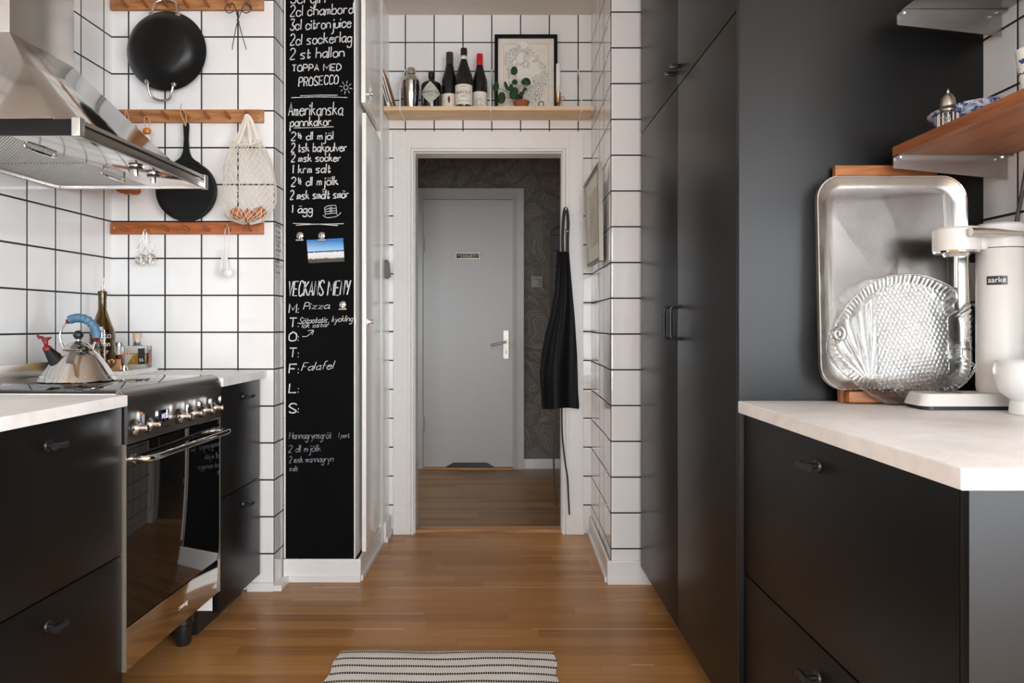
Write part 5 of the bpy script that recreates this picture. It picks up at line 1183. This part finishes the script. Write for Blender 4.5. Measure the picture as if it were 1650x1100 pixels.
DR = math.radians(2.2)
DO = (0.5755, 1.814)
t = thing('base_cabinet', 'black two-drawer base cabinet under the right worktop', 'base cabinet', (DO[0], DO[1], 0), DR, 'black base cabinets')
DW = 0.822
bm = BM(); box(bm, 0.021, 0.54, -DW, -0.028, 0.086, 0.869); obj('carcass', bm, 'black', t)
bm = BM(); box(bm, 0.06, 0.53, -DW, -0.028, 0.0, 0.0855); obj('plinth', bm, 'bplastic', t)
for z0, z1, hz_ in ((0.475, 0.866, 0.816), (0.084, 0.471, 0.407)):
    bm = BM(); box(bm, 0.0, 0.0195, -DW+0.002, -0.002, z0, z1, 0.0015); d = obj('drawer', bm, 'black', t)
    obj('handle', tbar(BM(), 0.0, -0.398, hz_, 0.045, 'y', -1), 'bmetal', d)
bm = BM(); box(bm, -0.0005, 0.565, -DW-0.019, -DW-0.0005, 0.0005, 0.869, 0.001); obj('end_panel', bm, 'black', t)
slab('countertop', [(0.5605, 1.817), (0.5925, 0.966), (1.178, 0.966), (1.178, 1.817)], 0.8705, 0.9, 'counter', 'pale stone-grey worktop on the right with soda maker and tray', 'countertop')

# board, tray, fish plate against the side panel
CT = 0.9006
def lean_thing(name, label, cat, px, d, ang, group=None):
    t = thing(name, label, cat, ((px-PX0)/FPX*d, d, CT)); t.rotation_euler = (-ang, 0, 0); return t
t = lean_thing('wooden_board', 'worn wooden board behind the silver tray, leaning on panel', 'wooden board', 1438, 1.767, 0.050)
bm = BM(); box(bm, -0.125, 0.125, 0.0, 0.020, 0.0, 0.580, 0.004); obj('board', bm, 'board', t)
bm = BM(); box(bm, -0.118, 0.10, -0.030, -0.0002, 0.0015, 0.028, 0.004); obj('ledge', bm, 'board', t)
t = lean_thing('serving_tray', 'large rounded rectangular silver tray standing on the right worktop', 'tray', 1441, 1.760, 0.050)
t.location.z = CT+0.0305
tw, th_ = 0.1825, 0.520
bm = BM()
lay = [(0.0, 0.010, 0.060), (0.003, 0.0, 0.058), (0.006, 0.001, 0.056), (0.018, 0.010, 0.048), (0.030, 0.0125, 0.042)]
rings = []
for ins, yy, rad in lay: rings.append([bm.verts.new((p[0], -0.012+yy, p[1])) for p in rounded(-tw+ins, tw-ins, ins, th_-ins, rad, 10)])
n = len(rings[0])
for a, b_ in zip(rings, rings[1:]):
    for i in range(n): bm.faces.new((a[i], a[(i+1) % n], b_[(i+1) % n], b_[i]))
bm.faces.new(rings[-1]); bmesh.ops.solidify(bm, geom=list(bm.faces), thickness=0.0012); bmesh.ops.recalc_face_normals(bm, faces=bm.faces)
obj('plate', bm, 'tray', t, ang=50)
bm = BM(); tube(bm, [(p[0], -0.0125, p[1]) for p in rounded(-tw+0.003, tw-0.003, 0.003, th_-0.003, 0.058, 10)], 0.0024, 8, closed=True); obj('rim', bm, 'chrome', t)

fo = [(103, 800), (112, 745), (140, 690), (195, 612), (265, 545), (320, 518), (372, 503), (470, 500), (550, 523), (612, 555), (628, 590), (612, 628), (640, 640), (662, 622), (700, 620), (716, 690), (714, 795), (655, 800), (648, 825), (668, 845), (692, 868), (676, 905), (640, 942), (600, 966), (520, 974), (446, 980), (412, 1012), (378, 1021), (330, 1012), (262, 972), (185, 912), (125, 848)]
FD = 1.725
fc = at(1290+410/2.5, 240+1018/2.5, FD)
t = thing('fish_plate', 'clear pressed glass plate shaped as a fish, leaning on tray', 'glass plate', (fc.x, 1.722, CT)); t.rotation_euler = (-0.05, 0, 0)
ks = FD/FPX/2.5
outl = [((x-410)*ks, (1021-y)*ks+0.001) for x, y in fo]
outl = [(v.x, v.y) for v in catmull([(a, b_, 0) for a, b_ in outl], 5, True)]
def inside(x, y):
    c = False; j = len(outl)-1
    for i in range(len(outl)):
        xi, yi = outl[i]; xj, yj = outl[j]
        if (yi > y) != (yj > y) and x < (xj-xi)*(y-yi)/(yj-yi)+xi: c = not c
        j = i
    return c
def edge_d(x, y): return min(math.hypot(x-a, y-b_) for a, b_ in outl[::2])
st = 0.0019
x0 = min(a for a, _ in outl); x1 = max(a for a, _ in outl); y0 = min(b_ for _, b_ in outl); y1 = max(b_ for _, b_ in outl)
nx, ny = int((x1-x0)/st)+1, int((y1-y0)/st)+1
gv = {}
bm = BM()
ex, ey = (155-410)*ks, (1021-735)*ks
def fish_h(x, y):
    ed = edge_d(x, y); d = min(ed/0.035, 1.0)
    dish = 0.012*d*d*(3-2*d)
    h = 0.0
    bx0 = (330-410)*ks
    r = math.hypot(x-ex, y-ey)
    if x > bx0-0.01 and ed > 0.022 and x < (600-410)*ks:   # scales in staggered rows
        p = 0.0105; best = 1.0; x, y = x*0.92-y*0.39, x*0.39+y*0.92; c0 = math.floor(x/(p*0.87))
        for ci in (c0, c0+1):
            off = 0.5*p if ci % 2 else 0.0
            ry = round((y-off)/p)*p+off; best = min(best, math.hypot(x-ci*p*0.87, y-ry))
        h += 0.0022*max(0.0, 1-(best/(p*0.56))**2)
    elif r < 0.020: h += 0.0025*math.cos(r/0.020*2*PI*1.5)
    elif ed < 0.022: h += 0.0011*math.sin(math.atan2(y-0.14, x)*95)   # fin rays
    else: h += 0.0008*math.sin(math.atan2(y-0.05, x+0.075)*26)
    return dish, h
for i in range(nx+1):
    for j in range(ny+1):
        x, y = x0+i*st, y0+j*st
        if inside(x, y):
            dd, h = fish_h(x, y)
            gv[i, j] = (bm.verts.new((x, -0.012+dd-h, y)), bm.verts.new((x, -0.012+dd+0.0042, y)))
for (i, j) in list(gv):
    k = [(i, j), (i+1, j), (i+1, j+1), (i, j+1)]
    if all(q in gv for q in k):
        bm.faces.new([gv[q][0] for q in k]); bm.faces.new([gv[q][1] for q in k[::-1]])
for e in [e for e in bm.edges if len(e.link_faces) == 1 and e.verts[0].co.y < e.verts[1].co.y+1]: pass
front = {v[0]: v[1] for v in gv.values()}
bnd = [e for e in bm.edges if len(e.link_faces) == 1 and e.verts[0] in front and e.verts[1] in front]
for e in bnd:
    a, b_ = e.verts
    try: bm.faces.new((a, b_, front[b_], front[a]))
    except ValueError: pass
bmesh.ops.recalc_face_normals(bm, faces=bm.faces)
bmesh.ops.delete(bm, geom=[v for v in bm.verts if not v.link_faces], context='VERTS')
obj('fish_body', bm, 'fish', t, ang=70)
bm = BM(); tube(bm, [(a, -0.010, b_) for a, b_ in outl], 0.0026, 8, closed=True); obj('rim', bm, 'fish', t)

# soda maker
SY = 1.66
sX = lambda px: (px-PX0)/FPX*SY
sZ = lambda py: CAMZ+(PY0-py)/FPX*SY
t = thing('soda_maker', 'matt white soda maker with steel lever on the right worktop', 'soda maker', (sX(1611), SY, CT))
O = t.location
zr = lambda py: sZ(py)-O.z
xr = lambda px: sX(px)-O.x
CR = 0.0470
def pill(xa, xb, r, n=14):
    return [(xb+r*math.cos(a), r*math.sin(a)) for a in [-PI/2+PI*i/n for i in range(n+1)]]+[(xa+r*math.cos(a), r*math.sin(a)) for a in [PI/2+PI*i/n for i in range(n+1)]]
bm = BM(); prism(bm, rounded(xr(1472), 0.062, -0.044, 0.044, 0.022, 8), 0.0, 0.008, 'xyz'); obj('rubber_foot', bm, 'bplastic', t)
bm = BM()
ra = rounded(xr(1467), 0.064, -0.046, 0.046, 0.022, 8); rb = rounded(xr(1474), 0.058, -0.041, 0.041, 0.020, 8)
A = [bm.verts.new((p[0], p[1], 0.0082)) for p in ra]; B = [bm.verts.new((p[0], p[1], 0.032)) for p in rb]; D = [bm.verts.new((p[0]*0.99, p[1]*0.97, 0.035)) for p in rb]
for i in range(len(A)):
    j = (i+1) % len(A); bm.faces.new((A[i], A[j], B[j], B[i])); bm.faces.new((B[i], B[j], D[j], D[i]))
bm.faces.new(A[::-1]); bm.faces.new(D); obj('base', bm, 'matte', t)
bm = BM(); lathe(bm, [(0.026, 0.0352), (0.0262, 0.0362), (0.024, 0.0358), (0, 0.0354)], 28, T(xr(1528), 0, 0)); obj('drip_dish', bm, 'nickel', t)
bm = BM(); lathe(bm, [(CR-0.004, 0.0352), (CR-0.001, 0.040), (CR, 0.050), (CR, zr(402)-0.0), (CR-0.001, zr(401))], 48); col = obj('column', bm, 'matte', t)
bm = BM(); text_bm(bm, 'aarke', 0.017, lambda x, y, z: ((CR+0.0014+z)*math.cos(-PI/2-0.70+x*0.9/CR), (CR+0.0014+z)*math.sin(-PI/2-0.70+x*0.9/CR), zr(456)+y), 0.0002)
bg = BM(); label_arc(bg, CR+0.0009, zr(460), zr(446), 0.42, -PI/2-0.70); bd = obj('badge', bg, 'bplastic', col)
obj('badge_lettering', bm, 'plwhite', bd)
bm = BM(); prism(bm, pill(xr(1541), 0.0, CR+0.002), zr(400)+0.0, zr(366), 'xyz'); 
bm.free()
bm = BM(); lathe(bm, [(CR+0.001, zr(400)), (CR+0.001, zr(364)), (CR-0.004, zr(361)), (0, zr(360))], 48); hd = obj('head', bm, 'matte', t)
HX0 = xr(1541); HR = 0.048
bm = BM(); lathe(bm, [(HR, zr(405)), (HR, zr(371)), (HR-0.004, zr(367.5)), (0, zr(367))], 48, T(HX0, 0, 0)); obj('nozzle_head', bm, 'matte', t)
bm = BM(); box(bm, HX0+0.04, -0.04, -0.024, 0.024, zr(404), zr(371), 0.008, seg=3); obj('neck', bm, 'matte', t)
bm = BM(); lathe(bm, [(0, zr(414)), (0.024, zr(414)), (0.028, zr(409)), (0.046, zr(408)), (0.047, zr(405.3)), (0, zr(405.3))], 40, T(HX0, 0, 0)); obj('nozzle_ring', bm, 'chrome', t)
bm = BM(); tube(bm, [(HX0, 0, zr(414)), (HX0, 0, zr(463))], 0.0042, 12); obj('carbonating_tube', bm, 'nickel', t)
bm = BM(); yl = -CR-0.012
tube(bm, [(xr(1536), yl-0.004, zr(379)), (xr(1575), yl-0.002, zr(379.5)), (xr(1594), yl, zr(380.5)), (xr(1610), yl, zr(380.5)), (xr(1640), yl+0.006, zr(381.5))], [0.0090, 0.0085, 0.0072, 0.0050, 0.0045], 16); tube(bm, [(xr(1636), yl+0.004, zr(381.5)), (xr(1630), -0.030, zr(384))], 0.0055, 12); obj('lever', bm, 'nickel', t)
# bowl at the picture's edge
t = thing('footed_bowl', 'white footed bowl in front of the soda maker', 'bowl', (1.092, 1.534, CT))
bm = BM(); lathe(bm, [(0, 0.0), (0.043, 0.0), (0.045, 0.003), (0.042, 0.028), (0.044, 0.031), (0.062, 0.046), (0.072, 0.068), (0.0735, 0.092), (0.071, 0.108), (0.068, 0.112), (0.066, 0.108), (0.069, 0.09), (0.066, 0.068), (0.055, 0.05), (0, 0.038)], 56); obj('bowl', bm, 'china', t)
# socket on the side panel
a = at(1576, 453, 1.825); 
t = thing('wall_socket', 'white double socket on the black side panel behind soda maker', 'socket', (a.x, 1.8318, a.z), RR)
bm = BM(); box(bm, -0.040, 0.040, -0.011, 0.0, -0.050, 0.046, 0.004); obj('socket_plate', bm, 'plwhite', t)
for s in (-1, 1):
    bm = BM(); lathe(bm, [(0.017, 0.0112), (0.0165, 0.012), (0.016, 0.0112)], 20, T(0, 0, -0.002+s*0.024) @ RX(PI/2)); obj('outlet', bm, 'plwhite', t)
# cord on the wall
bm = BM(); tube(bm, catmull([(1.172, 1.668, 1.46), (1.172, 1.682, 1.40), (1.172, 1.700, 1.34), (1.171, 1.712, 1.26), (1.170, 1.715, 1.0), (1.168, 1.70, 0.906)], 6), 0.0042, 8)
tag(obj('power_cord', bm, 'bplastic'), 'black power cord hanging down the tiled wall beneath the wooden shelf', 'cord')

# wall shelves on the right
SR = math.radians(0.9)
def shelf_right(label, z0, th, m, vfar, vnear, fx, plate_m, under=None):
    """z0 = underside of the board; front edge at x = fx at the far end"""
    t = thing('wall_shelf', label, 'shelf', (fx, vfar, z0))
    dx = 1.178-fx
    s = math.tan(SR)*(vfar-vnear)
    bm = BM(); prism(bm, [(0, 0), (s, vnear-vfar), (dx, vnear-vfar), (dx, 0)], 0.0, th, 'xyz'); bmesh.ops.bevel(bm, geom=list(bm.edges), offset=0.0015, segments=2, affect='EDGES'); obj('board', bm, m, t)
    for v in (0.0, -0.62):
        bm = BM(); o = -v*math.tan(SR)
        prism(bm, [(o+0.001, -0.004), (dx, -0.004), (dx, -0.055), (o+0.02, -0.030), (o+0.004, -0.029), (o+0.001, -0.026)], v-0.004, v-0.001, 'xzy')
        box(bm, o+0.001, dx, v-0.028, v-0.004, -0.004, -0.0006); b_ = obj('bracket', bm, plate_m, t)
        for x in (o+0.012, dx-0.02):
            bm = BM(); lathe(bm, [(0.0045, -0.004), (0.004, -0.0065), (0, -0.007)], 8, T(x, v-0.016, 0)); obj('screw', bm, 'chrome', b_)
    return t
shelf_right('oiled wooden shelf on steel brackets above the right worktop', 1.489, 0.0225, 'walnut', 1.748, 0.96, 0.9065, 'bracket')
shelf_right('dark steel shelf at the very top right, above the wooden one', 1.838, 0.026, 'dsteel', 1.768, 0.96, 0.926, 'bracket')
ST = 1.489+0.0232
def onwood(px, py_edge, inset):
    """stand inset from the shelf's front edge, at the picture column px"""
    d = 0.9065; y = 1.5
    for _ in range(20):
        X = 0.9065+math.tan(SR)*(1.748-y)+inset; y = X*FPX/(px-PX0)
    return (X, y, ST)
p = onwood(1527.5, 0, 0.040)
t = thing('caster', 'small ribbed glass caster with pewter top on wooden shelf', 'shaker', p)
bm = BM(); lathe(bm, [(0, 0), (0.0175, 0), (0.019, 0.003), (0.019, 0.036), (0.014, 0.040), (0.013, 0.040), (0.016, 0.034), (0.016, 0.005), (0, 0.005)], 16); obj('glass', bm, 'clear', t)
bm = BM()
for k in range(12): a = 2*PI*k/12; tube(bm, [(0.0192*math.cos(a), 0.0192*math.sin(a), 0.004), (0.0192*math.cos(a), 0.0192*math.sin(a), 0.034)], 0.0019, 6)
obj('glass_rib', bm, 'chrome', t)
bm = BM(); lathe(bm, [(0.0145, 0.0405), (0.015, 0.044), (0.0185, 0.047), (0.015, 0.051), (0.0155, 0.056), (0.0135, 0.068), (0.008, 0.077), (0.003, 0.080), (0.0035, 0.083), (0.0028, 0.087), (0, 0.091)], 24); obj('cap', bm, 'pewter', t)
p = onwood(1575, 0, 0.128)
t = thing('china_dish', 'blue and white patterned china dish on the wooden shelf', 'dish', (p[0], p[1], ST))
bm = BM(); lathe(bm, [(0, 0.0), (0.045, 0.0), (0.047, 0.006), (0.085, 0.026), (0.108, 0.050), (0.111, 0.052), (0.106, 0.050), (0.083, 0.029), (0.04, 0.010), (0, 0.009)], 48); bmesh.ops.scale(bm, vec=(0.85, 1, 1), verts=bm.verts); obj('dish', bm, 'bluechina', t)
p = onwood(1668, 0, 0.075)
t = thing('china_cup', 'white china beaker with blue sprigs on the wooden shelf', 'cup', p)
bm = BM(); lathe(bm, [(0, 0.0), (0.022, 0), (0.026, 0.004), (0.024, 0.012), (0.021, 0.018), (0.0225, 0.028), (0.0275, 0.060), (0.031, 0.088), (0.0325, 0.096), (0.031, 0.096), (0.026, 0.06), (0.02, 0.03), (0, 0.026)], 40); obj('beaker', bm, 'cup', t)

# ---------------------------------------------------------------- rug
bm = BM(); uvl = bm.loops.layers.uv.new('UVMap')
nx, ny = 48, 40; rx0, rx1, ry0, ry1 = -0.571, 0.141, 1.72, 2.437
gridv = [[None]*(ny+1) for _ in range(nx+1)]
for i in range(nx+1):
    for j in range(ny+1):
        u, v = i/nx, j/ny
        x = rx0+(rx1-rx0)*u+0.004*math.sin(v*30)*(2*u-1); y = ry0+(ry1-ry0)*v+0.004*math.sin(u*11)*v
        ed = min(u, 1-u, v, 1-v)
        z = 0.0035+0.0035*min(1, ed*20)+0.0014*math.sin(u*17+v*5)*math.sin(v*13)
        gridv[i][j] = (bm.verts.new((x, y, z)), bm.verts.new((x, y, 0.0012)))
for i in range(nx):
    for j in range(ny):
        q = [(i, j), (i+1, j), (i+1, j+1), (i, j+1)]
        f = bm.faces.new([gridv[a][b_][0] for a, b_ in q])
        for l, (a, b_) in zip(f.loops, q): l[uvl].uv = ((rx1-rx0)*a/nx, (ry1-ry0)*b_/ny+0.0285)
for i in range(nx):
    for j in (0, ny): bm.faces.new((gridv[i][j][0], gridv[i+1][j][0], gridv[i+1][j][1], gridv[i][j][1]))
for j in range(ny):
    for i in (0, nx): bm.faces.new((gridv[i][j][0], gridv[i][j+1][0], gridv[i][j+1][1], gridv[i][j][1]))
bmesh.ops.recalc_face_normals(bm, faces=bm.faces)
tag(obj('rug', bm, 'rug'), 'off-white woven cotton rug with dashed black stripes on oak floor', 'rug')
